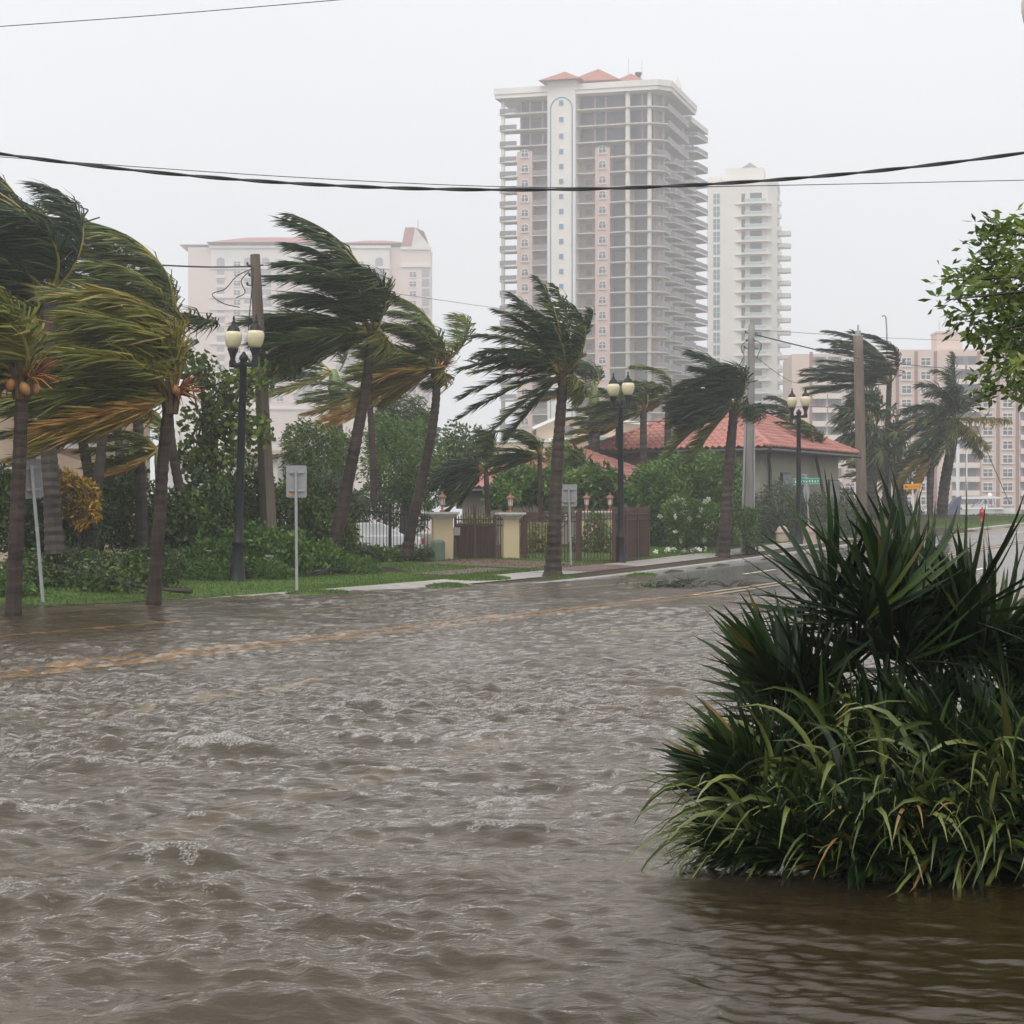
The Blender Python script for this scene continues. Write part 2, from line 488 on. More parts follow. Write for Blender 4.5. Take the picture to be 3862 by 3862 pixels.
# ------------------------------------------------------------------ flood water
def water():
    rng = np.random.default_rng(5)
    ratio = 0.0027
    Y = 2.6 * np.exp(np.arange(0, math.log(76/2.6), ratio))
    nc = 640
    u = np.linspace(-1, 1, nc)
    YY = np.repeat(Y[:, None], nc, 1)
    XX = u[None, :] * (0.31*YY + 3.0)
    H = np.zeros_like(XX); HL = np.zeros_like(XX)
    dY = ratio * YY
    def comp(lam, amp, ang, ph, tgt):
        k = 2*math.pi/lam
        wave = np.sin(k*(XX*math.sin(ang) + YY*math.cos(ang)) + ph)
        tgt += amp * np.clip(1.6 - dY*2.2/lam, 0, 1) * wave
    base = math.radians(6)
    for i in range(22):
        comp(rng.uniform(0.5, 1.15), 0.0036*rng.uniform(0.5, 1.2), base + rng.normal(0, 0.48), rng.uniform(0, 6.28), HL)
    for i in range(12):
        comp(rng.uniform(1.5, 3.0), 0.0021, base + rng.normal(0, 0.4), rng.uniform(0, 6.28), HL)
    for i in range(34):
        comp(rng.uniform(0.2, 0.5), 0.0034*rng.uniform(0.4, 1.2), base + rng.normal(0, 0.55), rng.uniform(0, 6.28), H)
    for i in range(40):
        comp(rng.uniform(0.07, 0.18), 0.0015*rng.uniform(0.5, 1.2), base + 0.3 + rng.normal(0, 0.6), rng.uniform(0, 6.28), H)
    # sheltered water: beside the planting, and shallow water towards the shores
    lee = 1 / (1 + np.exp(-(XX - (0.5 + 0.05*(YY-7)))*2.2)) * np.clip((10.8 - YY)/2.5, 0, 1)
    near = np.clip((9.0 - YY)/3.0, 0, 1)
    far = np.clip((YY - 17)/20, 0, 1)
    low = np.zeros_like(XX)
    for i in range(10):
        k = rng.uniform(0.35, 1.5); a = rng.normal(1.57, 0.9)
        low += np.sin(k*(0.55*XX*math.cos(a) + YY*math.sin(a)) + rng.uniform(0, 6.28))
    ruffle = np.clip(0.92 + 0.15*low, 0.6, 1.2) * (1 - 0.22*near)
    ampl = (1 - 0.82*lee) * (1 + 0.25*near) * (1 - 0.62*far)
    chop = (1 - 0.78*lee) * ruffle * (1 - 0.25*far)
    HL *= ampl
    crest = HL + 24*np.sign(HL)*np.maximum(HL, 0)**2
    # foam where crests steepen and break
    patch = np.zeros_like(XX)
    for i in range(14):
        k = rng.uniform(0.5, 2.6); a = rng.uniform(0, 6.28)
        patch += np.sin(k*(XX*math.cos(a) + YY*math.sin(a)) + rng.uniform(0, 6.28))
    patch /= 3.2
    fine = np.zeros_like(XX)
    for i in range(16):
        k = rng.uniform(14, 60); a = rng.uniform(0, 6.28)
        fine += np.sin(k*(XX*math.cos(a) + YY*math.sin(a)) + rng.uniform(0, 6.28))
    fine /= 3.0
    grad = np.gradient(HL, axis=0) / dY
    zone = np.clip((YY - 6.5)/3, 0, 1) * np.clip((24 - YY)/9, 0, 1) * np.clip(1 - 2.5*lee, 0, 1)
    sc = HL.std()
    foam = (HL/sc - 2.35) + 0.45*patch + 0.95*fine + 0.6*np.sin(XX*2.3 + 3*np.sin(YY*1.1))*np.sin(XX*5.1+YY) + 0.25*np.clip(-grad*9, -1, 1)
    foam = np.clip(foam*1.0, 0, 0.5) * zone
    H = crest + H*chop + foam*0.002
    edge = np.clip((YY - 66)/10, 0, 1)
    H = H*(1 - edge)
    nr = len(Y)
    idx = np.arange(nr*nc).reshape(nr, nc)
    q = np.stack([idx[:-1,:-1], idx[:-1,1:], idx[1:,1:], idx[1:,:-1]], -1).reshape(-1, 4)
    # material
    m, n, l, b = _nodes('flood_water')
    n.remove(b)
    out = n['Material Output']
    tc = n.new('ShaderNodeTexCoord')
    mp = n.new('ShaderNodeMapping'); mp.inputs['Scale'].default_value = (0.5, 1.0, 1.0); mp.inputs['Rotation'].default_value = (0, 0, 0.2)
    l.new(tc.outputs['Object'], mp.inputs['Vector'])
    n1 = n.new('ShaderNodeTexNoise'); n1.inputs['Scale'].default_value = 14; n1.inputs['Detail'].default_value = 5; n1.inputs['Roughness'].default_value = 0.6
    l.new(mp.outputs['Vector'], n1.inputs['Vector'])
    bp = n.new('ShaderNodeBump'); bp.inputs['Strength'].default_value = 0.85; bp.inputs['Distance'].default_value = 0.035
    l.new(n1.outputs['Fac'], bp.inputs['Height'])
    ru = n.new('ShaderNodeAttribute'); ru.attribute_name = 'ruffle'
    l.new(ru.outputs['Fac'], bp.inputs['Strength'])
    gl = n.new('ShaderNodeBsdfGlossy'); gl.inputs['Roughness'].default_value = 0.06; gl.inputs['Color'].default_value = (1.0, 0.95, 0.90, 1)
    l.new(bp.outputs['Normal'], gl.inputs['Normal'])
    rf = n.new('ShaderNodeBsdfRefraction'); rf.inputs['IOR'].default_value = 1.33; rf.inputs['Roughness'].default_value = 0.08; rf.inputs['Color'].default_value = (0.95, 0.84, 0.62, 1)
    l.new(bp.outputs['Normal'], rf.inputs['Normal'])
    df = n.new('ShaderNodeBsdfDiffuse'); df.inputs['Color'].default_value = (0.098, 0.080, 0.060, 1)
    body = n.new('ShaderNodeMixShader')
    ca = n.new('ShaderNodeAttribute'); ca.attribute_name = 'silt_reflection'
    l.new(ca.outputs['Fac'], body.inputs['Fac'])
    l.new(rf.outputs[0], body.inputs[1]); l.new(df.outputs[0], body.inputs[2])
    fr = n.new('ShaderNodeFresnel'); fr.inputs['IOR'].default_value = 1.33
    l.new(bp.outputs['Normal'], fr.inputs['Normal'])
    surf = n.new('ShaderNodeMixShader')
    fm = n.new('ShaderNodeMath'); fm.operation = 'MULTIPLY'; fm.inputs[1].default_value = 1.0
    l.new(fr.outputs[0], fm.inputs[0]); l.new(fm.outputs[0], surf.inputs['Fac']); l.new(body.outputs[0], surf.inputs[1]); l.new(gl.outputs[0], surf.inputs[2])
    fa = n.new('ShaderNodeAttribute'); fa.attribute_name = 'tint'
    n2 = n.new('ShaderNodeTexNoise'); n2.inputs['Scale'].default_value = 75; n2.inputs['Detail'].default_value = 7; n2.inputs['Roughness'].default_value = 0.72
    l.new(tc.outputs['Object'], n2.inputs['Vector'])
    ad = n.new('ShaderNodeMath'); ad.operation = 'MULTIPLY_ADD'; ad.inputs[1].default_value = 2.4
    l.new(n2.outputs['Fac'], ad.inputs[0]); l.new(fa.outputs['Fac'], ad.inputs[2])
    mr = n.new('ShaderNodeMapRange'); mr.inputs['From Min'].default_value = 1.42; mr.inputs['From Max'].default_value = 2.15
    l.new(ad.outputs[0], mr.inputs['Value'])
    gate = n.new('ShaderNodeMath'); gate.operation = 'MULTIPLY'
    l.new(mr.outputs['Result'], gate.inputs[0])
    ga = n.new('ShaderNodeMapRange'); ga.inputs['From Min'].default_value = 0.02; ga.inputs['From Max'].default_value = 0.3
    l.new(fa.outputs['Fac'], ga.inputs['Value']); l.new(ga.outputs['Result'], gate.inputs[1])
    fd = n.new('ShaderNodeBsdfPrincipled'); fd.inputs['Base Color'].default_value = (0.62, 0.60, 0.555, 1); fd.inputs['Roughness'].default_value = 0.35
    b2 = n.new('ShaderNodeBump'); b2.inputs['Strength'].default_value = 0.9; b2.inputs['Distance'].default_value = 0.03
    l.new(n2.outputs['Fac'], b2.inputs['Height']); l.new(b2.outputs['Normal'], fd.inputs['Normal'])
    fin = n.new('ShaderNodeMixShader')
    l.new(gate.outputs[0], fin.inputs['Fac']); l.new(surf.outputs[0], fin.inputs[1]); l.new(fd.outputs[0], fin.inputs[2])
    l.new(fin.outputs[0], out.inputs['Surface'])
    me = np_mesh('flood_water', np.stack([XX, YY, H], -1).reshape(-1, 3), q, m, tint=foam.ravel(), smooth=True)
    sa = me.attributes.new('silt_reflection', 'FLOAT', 'POINT')
    sa.data.foreach_set('value', (0.42 - 0.40*lee).ravel().astype(np.float32))  # clearer water beside the planting, darkened also to stand for the plants' reflection
    ra = me.attributes.new('ruffle', 'FLOAT', 'POINT')
    ra.data.foreach_set('value', np.clip(0.74*ruffle*(1 - 0.7*lee), 0, 1).ravel().astype(np.float32))
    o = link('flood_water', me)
    tag(o, kind='structure')
water()
# ------------------------------------------------------------------ far buildings
M['tower_white'] = mat('white_stucco', (0.78, 0.74, 0.68), (0.70, 0.66, 0.61), 0.15, 0.8, 0.2)
M['tower_pink'] = mat('pink_stucco', (0.60, 0.43, 0.37), (0.54, 0.40, 0.35), 0.15, 0.8, 0.2)
M['tower_beige'] = mat('beige_stucco', (0.55, 0.44, 0.375), (0.48, 0.385, 0.33), 0.2, 0.8, 0.2)
M['slab'] = mat('slab_concrete', (0.58, 0.52, 0.46), (0.46, 0.41, 0.37), 0.5, 0.8, 0.2)
M['glazing'] = glass_mat('dark_glazing', (0.075, 0.072, 0.085), 0.15)
M['rail_grey'] = mat('grey_railing', (0.24, 0.22, 0.24), (0.19, 0.175, 0.195), 1, 0.5, 0.4)
M['blue_trim'] = mat('blue_trim', (0.16, 0.27, 0.40), (0.13, 0.22, 0.34), 0.5, 0.6, 0.3)
M['roof_red'] = mat('terracotta_far', (0.42, 0.17, 0.135), (0.34, 0.14, 0.11), 0.6, 0.75, 0.2)
M['frame_white'] = mat('white_frame', (0.78, 0.77, 0.75), (0.68, 0.67, 0.66), 1, 0.6, 0.3)
M['glass_green'] = glass_mat('green_glass', (0.10, 0.20, 0.20), 0.1)
M['rail_green'] = mat('sea_green_rail', (0.42, 0.58, 0.55), (0.36, 0.50, 0.48), 1, 0.3, 0.5)
M['dark_metal'] = mat('dark_metal', (0.05, 0.05, 0.055), (0.03, 0.03, 0.035), 2, 0.5, 0.4)
M['cream'] = mat('cream_stucco', (0.72, 0.60, 0.50), (0.64, 0.54, 0.45), 0.15, 0.85, 0.2)
M['pale_pink'] = mat('pale_pink_stucco', (0.74, 0.60, 0.54), (0.70, 0.58, 0.53), 0.1, 0.85, 0.2)
M['condo'] = mat('condo_stucco', (0.70, 0.55, 0.47), (0.64, 0.51, 0.44), 0.1, 0.85, 0.2)
M['condo_strip'] = mat('mauve_strip', (0.34, 0.19, 0.17), (0.28, 0.16, 0.15), 0.3, 0.8, 0.2)
M['condo_white'] = mat('balcony_white', (0.80, 0.70, 0.63), (0.72, 0.63, 0.57), 0.4, 0.8, 0.2)

def copies(name, mesh, parent, locs, rot=None):
    return [link(name, mesh, parent, l, rot) for l in locs]

def hip_roof(mb, x0, x1, y0, y1, z0, z1, ov=0.8):
    x0 -= ov; x1 += ov; y0 -= ov; y1 += ov
    w, d = x1-x0, y1-y0
    if w >= d: a, b = (x0+d/2, (y0+y1)/2, z1), (x1-d/2, (y0+y1)/2, z1)
    else: a, b = ((x0+x1)/2, y0+w/2, z1), ((x0+x1)/2, y1-w/2, z1)
    vs = [(x0,y0,z0),(x1,y0,z0),(x1,y1,z0),(x0,y1,z0), a, b]
    if w >= d: fs = [(0,1,5,4),(1,2,5),(2,3,4,5),(3,0,4),(3,2,1,0)]
    else: fs = [(0,1,4),(1,2,5,4),(2,3,5),(3,0,4,5),(3,2,1,0)]
    return mb.add(vs, fs)

def arch_poly(w, h, n=8):
    r = w/2
    p = [(-r, 0), (r, 0), (r, h-r*0.75)]
    p += [(r*math.cos(math.pi*i/n), h-r*0.75 + r*0.75*math.sin(math.pi*i/n)) for i in range(1, n)]
    return p + [(-r, h-r*0.75)]

def window_mesh(w, h, arch=False, mull=True):
    """frame standing 4 cm proud of the wall (wall plane y = 0, outside -y)"""
    f, g = MB(), MB()
    t = w*0.08
    if arch:
        f.vprism(arch_poly(w+2*t, h+t), -0.10, 0.02)
        g.vprism([(x, z+t) for x, z in arch_poly(w, h-t)], -0.13, -0.10)
    else:
        f.box(-w/2-t, w/2+t, -0.10, 0.02, -t, h+t)
        g.box(-w/2, w/2, -0.13, -0.10, 0, h)
    m = MB()
    if mull:
        m.box(-t*0.5, t*0.5, -0.17, -0.131, 0, h*0.97); m.box(-w/2, w/2, -0.165, -0.132, h*0.55, h*0.55+t)
    f.box(-w/2-2*t, w/2+2*t, -0.2, 0.02, -t*2.2, -t*1.01)
    return f.mesh('window', M['frame_white']), g.mesh('pane', M['glazing']), (m.mesh('mullion', M['frame_white']) if mull else None)

def put_windows(meshes, parent, locs, pane_mat=None):
    f, g, m = meshes
    for l in locs:
        o = link('window', f, parent, l)
        link('pane', g, o)
        if m: link('mullion', m, o)

def big_tower():
    root = empty('apartment_tower', (-2.1, 428.8, 0.3), math.radians(-16))
    tag(root, 'tall hazy apartment tower with white stair shaft, curved balconies and red hip roofs', 'building')
    W, H = 32.0, 88.2
    core = MB().box(3.2, 31.0, 2.5, 43, 0, H)
    core.build('wall', M['tower_beige'], root)
    for x0, x1 in ((3.3, 6.5), (19.5, 22.5)):
        MB().box(x0, x1, -0.2, 2.49, 0, 77.4).build('window_bay', M['tower_pink'], root)
    shaft = MB().box(9.9, 15.7, -1.2, 6, 0, 91.0)
    shaft.build('stair_shaft', M['tower_white'], root)
    tr = MB()
    tr.box(10.45, 10.68, -1.28, -1.201, 0, 85.4); tr.box(14.92, 15.15, -1.28, -1.201, 0, 85.4)
    n = 20
    outer = [(12.8 + 2.35*math.cos(math.pi*i/n), 85.4 + 2.35*math.sin(math.pi*i/n)) for i in range(n+1)]
    inner = [(12.8 + 2.12*math.cos(math.pi*i/n), 85.4 + 2.12*math.sin(math.pi*i/n)) for i in range(n+1)]
    for i in range(n):
        tr.vprism([outer[i], outer[i+1], inner[i+1], inner[i]][::-1], -1.28, -1.201)
    tr.build('arch_trim', M['blue_trim'], root)
    zs = [85.2, 81.9, 78.6] + [75.5 - 3.0*k for k in range(25)]
    # stair windows
    sq = MB().box(-0.5, 0.5, -0.12, 0.02, 0, 1.0); sqf = sq.mesh('stair_window', M['frame_white'])
    sp = MB().box(-0.42, 0.42, -0.2, -0.121, 0.08, 0.92).mesh('pane', M['blue_trim'])
    for z in zs:
        o = link('stair_window', sqf, root, (12.8, -1.2, z + 0.9)); link('pane', sp, o)
    wm = window_mesh(1.35, 1.45, True)
    rr = random.Random(3)
    for x in (4.95, 21.0):
        put_windows(wm, root, [(x, -0.2, z + 0.75) for z in zs[3:-1]])
    # slabs
    fr = [(22.4, 2.5), (22.4, -0.2), (24.2, -0.85), (29.4, -0.85), (32.0, 0.0), (33.6, 1.6), (33.6, 6.4), (31, 6.4), (31, 2.5)]
    top = [(15.72, 2.5), (15.72, -0.6), (24.2, -0.85), (29.4, -0.85), (32.0, 0.0), (33.8, 1.6), (33.8, 24), (31, 24), (31, 2.5)]
    m_fr = MB().prism(fr, -0.26, 0).mesh('balcony_slab', M['slab'])
    m_top = MB().prism(top, -0.26, 0).mesh('balcony_slab', M['slab'])
    m_lt = MB().box(-0.4, 3.3, -0.3, 3.2, -0.26, 0).mesh('balcony_slab', M['slab'])
    m_r1 = MB().box(6.5, 9.9, -0.35, 2.5, -0.24, 0).mesh('balcony_slab', M['slab'])
    m_r2 = MB().box(15.7, 19.5, -0.35, 2.5, -0.24, 0).mesh('balcony_slab', M['slab'])
    m_tl = MB().box(3.3, 9.9, -0.5, 2.5, -0.26, 0).mesh('balcony_slab', M['slab'])
    def rail(poly):
        mb = MB()
        for (a, b) in zip(poly[:-1], poly[1:]):
            d = math.hypot(b[0]-a[0], b[1]-a[1]); nx, ny = -(b[1]-a[1])/d*0.04, (b[0]-a[0])/d*0.04
            mb.prism([(a[0], a[1]), (b[0], b[1]), (b[0]+nx, b[1]+ny), (a[0]+nx, a[1]+ny)], 0.12, 1.02)
        return mb.mesh('railing', M['rail_grey'])
    r_lt = rail([(-0.35, 3.1), (-0.35, -0.25), (3.2, -0.25)])
    r_side = rail([(32.0, 0.0), (33.55, 1.6), (33.55, 6.3)])
    r_r1 = rail([(6.6, -0.3), (9.8, -0.3)]); r_r2 = rail([(15.8, -0.3), (19.4, -0.3)])
    for i, z in enumerate(zs):
        link('balcony_slab', m_lt, root, (0, 0, z)); link('railing', r_lt, root, (0, 0, z))
        if i < 3:
            link('balcony_slab', m_top, root, (0, 0, z)); link('balcony_slab', m_tl, root, (0, 0, z))
        else:
            link('balcony_slab', m_fr, root, (0, 0, z)); link('railing', r_side, root, (0, 0, z))
            link('balcony_slab', m_r1, root, (0, 0, z)); link('balcony_slab', m_r2, root, (0, 0, z))
            link('railing', r_r1, root, (0, 0, z))
    r_top = rail([(33.75, 3), (33.75, 23.8)])
    copies('railing', r_top, root, [(0, 0, z) for z in zs[:3]])
    # glazing
    g1 = MB().box(22.7, 25.4, 2.38, 2.49, 0.1, 2.6).mesh('glazing', M['glazing'])
    g2 = MB().box(27.0, 30.6, 2.38, 2.49, 0.1, 2.6).mesh('glazing', M['glazing'])
    gu = MB().box(15.9, 30.8, 2.38, 2.49, 0.1, 2.95).mesh('glazing', M['glazing'])
    gl = MB().box(3.6, 9.6, 2.38, 2.49, 0.1, 2.7).mesh('glazing', M['glazing'])
    gs = MB().box(17.0, 18.2, 2.40, 2.49, 0.9, 2.0).mesh('glazing', M['glazing'])
    for i, z in enumerate(zs):
        if i < 3: link('glazing', gu, root, (0, 0, z)); link('glazing', gl, root, (0, 0, z))
        else: link('glazing', g1, root, (0, 0, z)); link('glazing', g2, root, (0, 0, z)); link('glazing', gs, root, (0, 0, z))
    for x in (18.9, 21.1, 28.6, 5.4, 8.0):
        MB().box(x-0.18, x+0.18, 2.2, 2.379, 78.6, 88).build('pier', M['tower_pink'], root)
    for x, y, r in ((26.2, -0.2, 0.5), (30.5, 0.2, 0.45), (0.25, 0.3, 0.42), (32.2, 4.6, 0.4)):
        MB().lathe([(r, 0), (r, 88.2)], 12, (x, y, 0)).build('column', M['slab'], root, smooth=True)
    # balconies of the side facade
    for k, (y0, y1, zo) in enumerate(((8.5, 17.5, 0.0), (20, 30, 0.0), (32.5, 43.5, 0.0))):
        sl = MB().prism([(31, y0), (33.6, y0+1.6), (34.4, y1-1.5), (31, y1)], -0.24, 0).mesh('balcony_slab', M['slab'])
        rl = rail([(31.1, y0+0.1), (33.55, y0+1.6), (34.35, y1-1.5)])
        gg = MB().box(31.01, 31.08, y0+0.6, y1-0.8, 0.2, 2.5).mesh('glazing', M['glazing'])
        for i, z in enumerate(zs):
            if i < 3 and k < 2: 
                link('glazing', gg, root, (0, 0, z)); continue
            link('balcony_slab', sl, root, (0, 0, z+zo)); link('railing', rl, root, (0, 0, z+zo)); link('glazing', gg, root, (0, 0, z+zo))
    # parapet and roof houses
    pa = MB()
    poly = [(-1.2, -0.9), (32.3, -1.1), (34.6, 1.4), (34.6, 27), (-1.2, 27)]
    pa.prism(poly, 88.2, 89.0)
    pa.prism([(x*1.012 - 0.15, y - 0.2 if y < 2 else y) for x, y in poly], 89.0, 90.2)
    pa.prism([(28, 27.01), (33.6, 27.01), (34.2, 43), (28, 43)], 87.0, 88.1)
    pa.build('parapet', M['tower_white'], root)
    rf = MB(); hip_roof(rf, 9.9, 15.7, -1.2, 5, 91.0, 93.4, 1.5); rf.build('roof', M['roof_red'], root)
    MB().box(15.8, 22.5, 5, 14, 90.2, 91.2).build('roof_house', M['tower_white'], root)
    rf = MB(); hip_roof(rf, 14.0, 22.5, 3.5, 13, 91.4, 94.9, 1.4); rf.build('roof', M['roof_red'], root)
    MB().box(22.6, 28, 9, 16, 90.2, 90.8).build('roof_house', M['tower_white'], root)
    rf = MB(); hip_roof(rf, 21.5, 28, 6, 14, 90.9, 93.9, 1.2); rf.build('roof', M['roof_red'], root)
    MB().box(3.4, 5.0, 6, 7.2, 90.6, 91.3).box(3.9, 4.2, 6.2, 6.6, 90.2, 90.6).build('roof_unit', M['dark_metal'], root)
    MB().box(6.2, 7.0, 6, 7.2, 90.2, 90.8).build('roof_unit', M['dark_metal'], root)
    for x, h in ((24.0, 97.2), (26.8, 96.6)):
        MB().tube([(x, 10, 90.2), (x, 10, h)], 0.03, 5).build('antenna', M['dark_metal'], root)
    MB().lathe([(0.5, 0), (0.5, 2.0), (0.7, 2.1), (0.7, 2.6)], 8, (25.6, 12, 92)).build('vent', M['dark_metal'], root)
    MB().vprism([(33.0, 90.0), (34.4, 90.0), (34.4, 91.5), (33.7, 93.4), (33.0, 91.5)], 12, 12.6).build('roof_finial', M['tower_white'], root)
big_tower()

def white_tower():
    root = empty('white_tower', (47.4, 515, 0.3), math.radians(-10))
    tag(root, 'slim white condominium tower with sea-green balcony rails, beyond the big tower', 'building')
    W, D, H = 14.6, 15.0, 84.4
    MB().prism([(0, 0), (W, 0), (W+2.2, 2.2), (W+2.2, D), (0, D)], 0, H).build('wall', M['tower_white'], root)
    MB().prism([(-0.1, -0.1), (W, -0.1), (W+2.3, 2.2), (W+2.3, D), (-0.1, D)], H, H+1.6).build('parapet', M['tower_white'], root)
    MB().box(4.2, 13.5, 3, 11, H+1.6, H+4.9).box(3.6, 5.6, 2.4, 4, H+1.6, H+3).build('roof_house', M['tower_white'], root)
    MB().box(0.2, 3.2, 2, 6, H+1.6, H+2.7).build('roof_house', M['tower_white'], root)
    rf = MB(); hip_roof(rf, 8.5, 11.5, 4, 8, H+4.9, H+6.6, 0.6); rf.build('roof', M['rail_grey'], root)
    zs = [80.2 - 3.06*k for k in range(26)]
    fm = MB().box(-0.9, 0.9, -0.08, 0.02, -0.1, 2.5).mesh('window', M['frame_white'])
    pm = MB().box(-0.78, 0.78, -0.14, -0.081, 0.02, 2.38).mesh('pane', M['glass_green'])
    mm = MB().box(-0.06, 0.06, -0.2, -0.141, 0.02, 2.38).box(-0.78, 0.78, -0.19, -0.142, 1.15, 1.25).mesh('mullion', M['frame_white'])
    for z in zs:
        o = link('window', fm, root, (2.3, 0, z + 0.1)); link('pane', pm, o); link('mullion', mm, o)
    sl = MB().prism([(6.4, 0.01), (7.6, -0.5), (9.2, -1.5), (14.2, -1.5), (W+0.9, -0.3), (W+0.9, 0.89), (W, 0.01)], -0.3, 0).mesh('balcony_slab', M['tower_white'])
    pr = MB().box(9.2, 14.3, -1.5, -1.4, 0.005, 0.95).box(9.2, 9.3, -1.4, 0, 0.005, 0.95).mesh('parapet', M['tower_white'])
    rl = MB().box(9.1, 14.4, -1.56, -1.501, 0.35, 0.85).mesh('railing', M['rail_green'])
    gg = MB().box(10.4, 13.2, -0.08, 0.0, 0.05, 2.5).mesh('glazing', M['glazing'])
    g2 = MB().box(8.3, 9.2, -0.07, 0.0, 0.4, 2.3).mesh('glazing', M['glazing'])
    g3 = MB().box(W+2.21, W+2.28, 5.0, 6.2, 0.4, 2.6).box(W+2.21, W+2.28, 9.0, 9.8, 0.4, 2.6).mesh('glazing', M['glazing'])
    s2 = MB().prism([(W+2.2, 2.6), (W+3.2, 2.9), (W+3.2, 4.3), (W+2.2, 4.6)], -0.25, 0.8).mesh('balcony', M['tower_white'])
    s3 = MB().prism([(W+2.2, 10.5), (W+5.0, 11.2), (W+5.0, 14.2), (W+2.2, 14.9)], -0.25, 0.75).mesh('balcony', M['tower_white'])
    r3 = MB().box(W+5.01, W+5.06, 11.2, 14.2, 0.1, 0.7).mesh('railing', M['rail_green'])
    for i, z in enumerate(zs):
        link('balcony_slab', sl, root, (0, 0, z)); link('parapet', pr, root, (0, 0, z)); link('railing', rl, root, (0, 0, z))
        link('glazing', gg, root, (0, 0, z)); link('glazing', g2, root, (0, 0, z)); link('glazing', g3, root, (0, 0, z))
        link('balcony', s2, root, (0, 0, z))
        if i > 1: link('balcony', s3, root, (0, 0, z)); link('railing', r3, root, (0, 0, z))
white_tower()

M['pale_glass'] = glass_mat('pale_glass', (0.22, 0.21, 0.23), 0.15)
def pink_block():
    Y = 650.0; k = Y/FPX
    X = lambda px: (px - 365)*k
    Z = lambda py: EYE + (1000-py)*k
    root = empty('pink_apartment_block', ((365-966)*k, Y, 0.3))
    tag(root, 'pale pink apartment block with red hipped roofs fading into the rain', 'building')
    e1, e2 = Z(466), Z(463)
    MB().box(X(352), X(760), 3, 22, 0, e1).build('wall', M['pale_pink'], root)
    MB().box(X(395), X(735), 1.5, 3.01, 0, e1 - 0.01).build('wall', M['pale_pink'], root)
    MB().box(X(757), X(812), 0, 16, 0, Z(470)).build('wall', M['pale_pink'], root)
    rf = MB(); hip_roof(rf, X(395), X(640), 1, 22, e1+1.2, Z(440), 1.0); rf.build('roof', M['roof_red'], root)
    rf = MB(); hip_roof(rf, X(340), X(420), 5, 20, e1+1.0, Z(460), 1.0); rf.build('roof', M['roof_red'], root)
    rf = MB(); hip_roof(rf, X(640), X(770), 3, 18, e1+1.2, Z(447), 1.0); rf.build('roof', M['roof_red'], root)
    # gabled end tower
    gx0, gx1, zt, zr_ = X(757), X(813), Z(470), Z(431)
    g = MB(); g.add([(gx0, -0.3, zt), (gx1-6.0, -0.3, zt), (gx1-5.0, -0.3, zr_), (gx0+1.2, -0.3, zr_), (gx0, 16, zt), (gx1, 16, zt), (gx1, 2, zt), (gx1-2.5, 8, zr_)], [(0,1,2,3), (3,2,7), (0,3,4), (4,3,7,5)])
    g.build('roof', M['roof_red'], root)
    MB().add([(gx1-6.0, -0.31, zt), (gx1+0.3, 1.5, zt), (gx1-4.9, -0.31, zr_)], [(0,1,2)]).build('gable', M['tower_white'], root)
    MB().box(X(786), X(789), 4, 5, zr_, zr_+3).build('chimney', M['tower_white'], root)
    for y0, py in ((1.0, 466), (1.1, 505), (1.1, 560), (1.1, 583), (1.1, 648), (1.1, 707), (1.1, 771), (1.1, 830)):
        MB().box(X(393), X(737), y0-0.05, 1.499, Z(py)-0.5, Z(py)+0.3).build('cornice', M['tower_white'], root)
    for py in (470, 503):
        MB().box(X(756), X(814), -0.5, -0.01, Z(py)-0.5, Z(py)+0.4).build('cornice', M['tower_white'], root)
    # upper storey is cream
    MB().box(X(397), X(733), 1.42, 1.498, Z(505), e1-0.4).build('upper_wall', M['tower_white'], root)
    wm = window_mesh(2.0, 1.5, False)
    lg = MB().box(-1.15, 1.15, -0.1, 0.03, 0, 2.35).mesh('loggia', M['pale_glass'])
    lw = MB().box(-1.7, 1.7, -0.1, 0.03, 0, 2.35).mesh('loggia', M['pale_glass'])
    la = MB().vprism(arch_poly(2.4, 3.2), -0.14, 0.0).mesh('arched_loggia', M['pale_glass'])
    pr = MB().box(-1.5, 1.5, -0.35, -0.101, -0.1, 0.9).mesh('balcony_front', M['condo_white'])
    cols_w = [446, 527, 600, 680]; cols_l = [415, 467, 560, 640]; cols_b = [500, 578, 660, 715]
    nfl = 15
    for j in range(nfl):
        z = Z(500) - 2.95*j
        for px in cols_w:
            put_windows(wm, root, [(X(px), 1.42 if j == 0 else 1.5, z - 0.6)])
        if j == 0:
            for px in cols_l + cols_b: link('arched_loggia', la, root, (X(px), 1.42, z - 1.0))
            continue
        for px in cols_l: link('loggia', lg, root, (X(px), 1.5, z - 1.1)); link('balcony_front', pr, root, (X(px), 1.5, z - 1.1))
        for px in cols_b: link('loggia', lw, root, (X(px), 1.5, z - 1.1))
        put_windows(wm, root, [(X(779), 0, z - 1.0)])
        link('loggia', lg, root, (X(803), 0, z - 1.0))
pink_block()

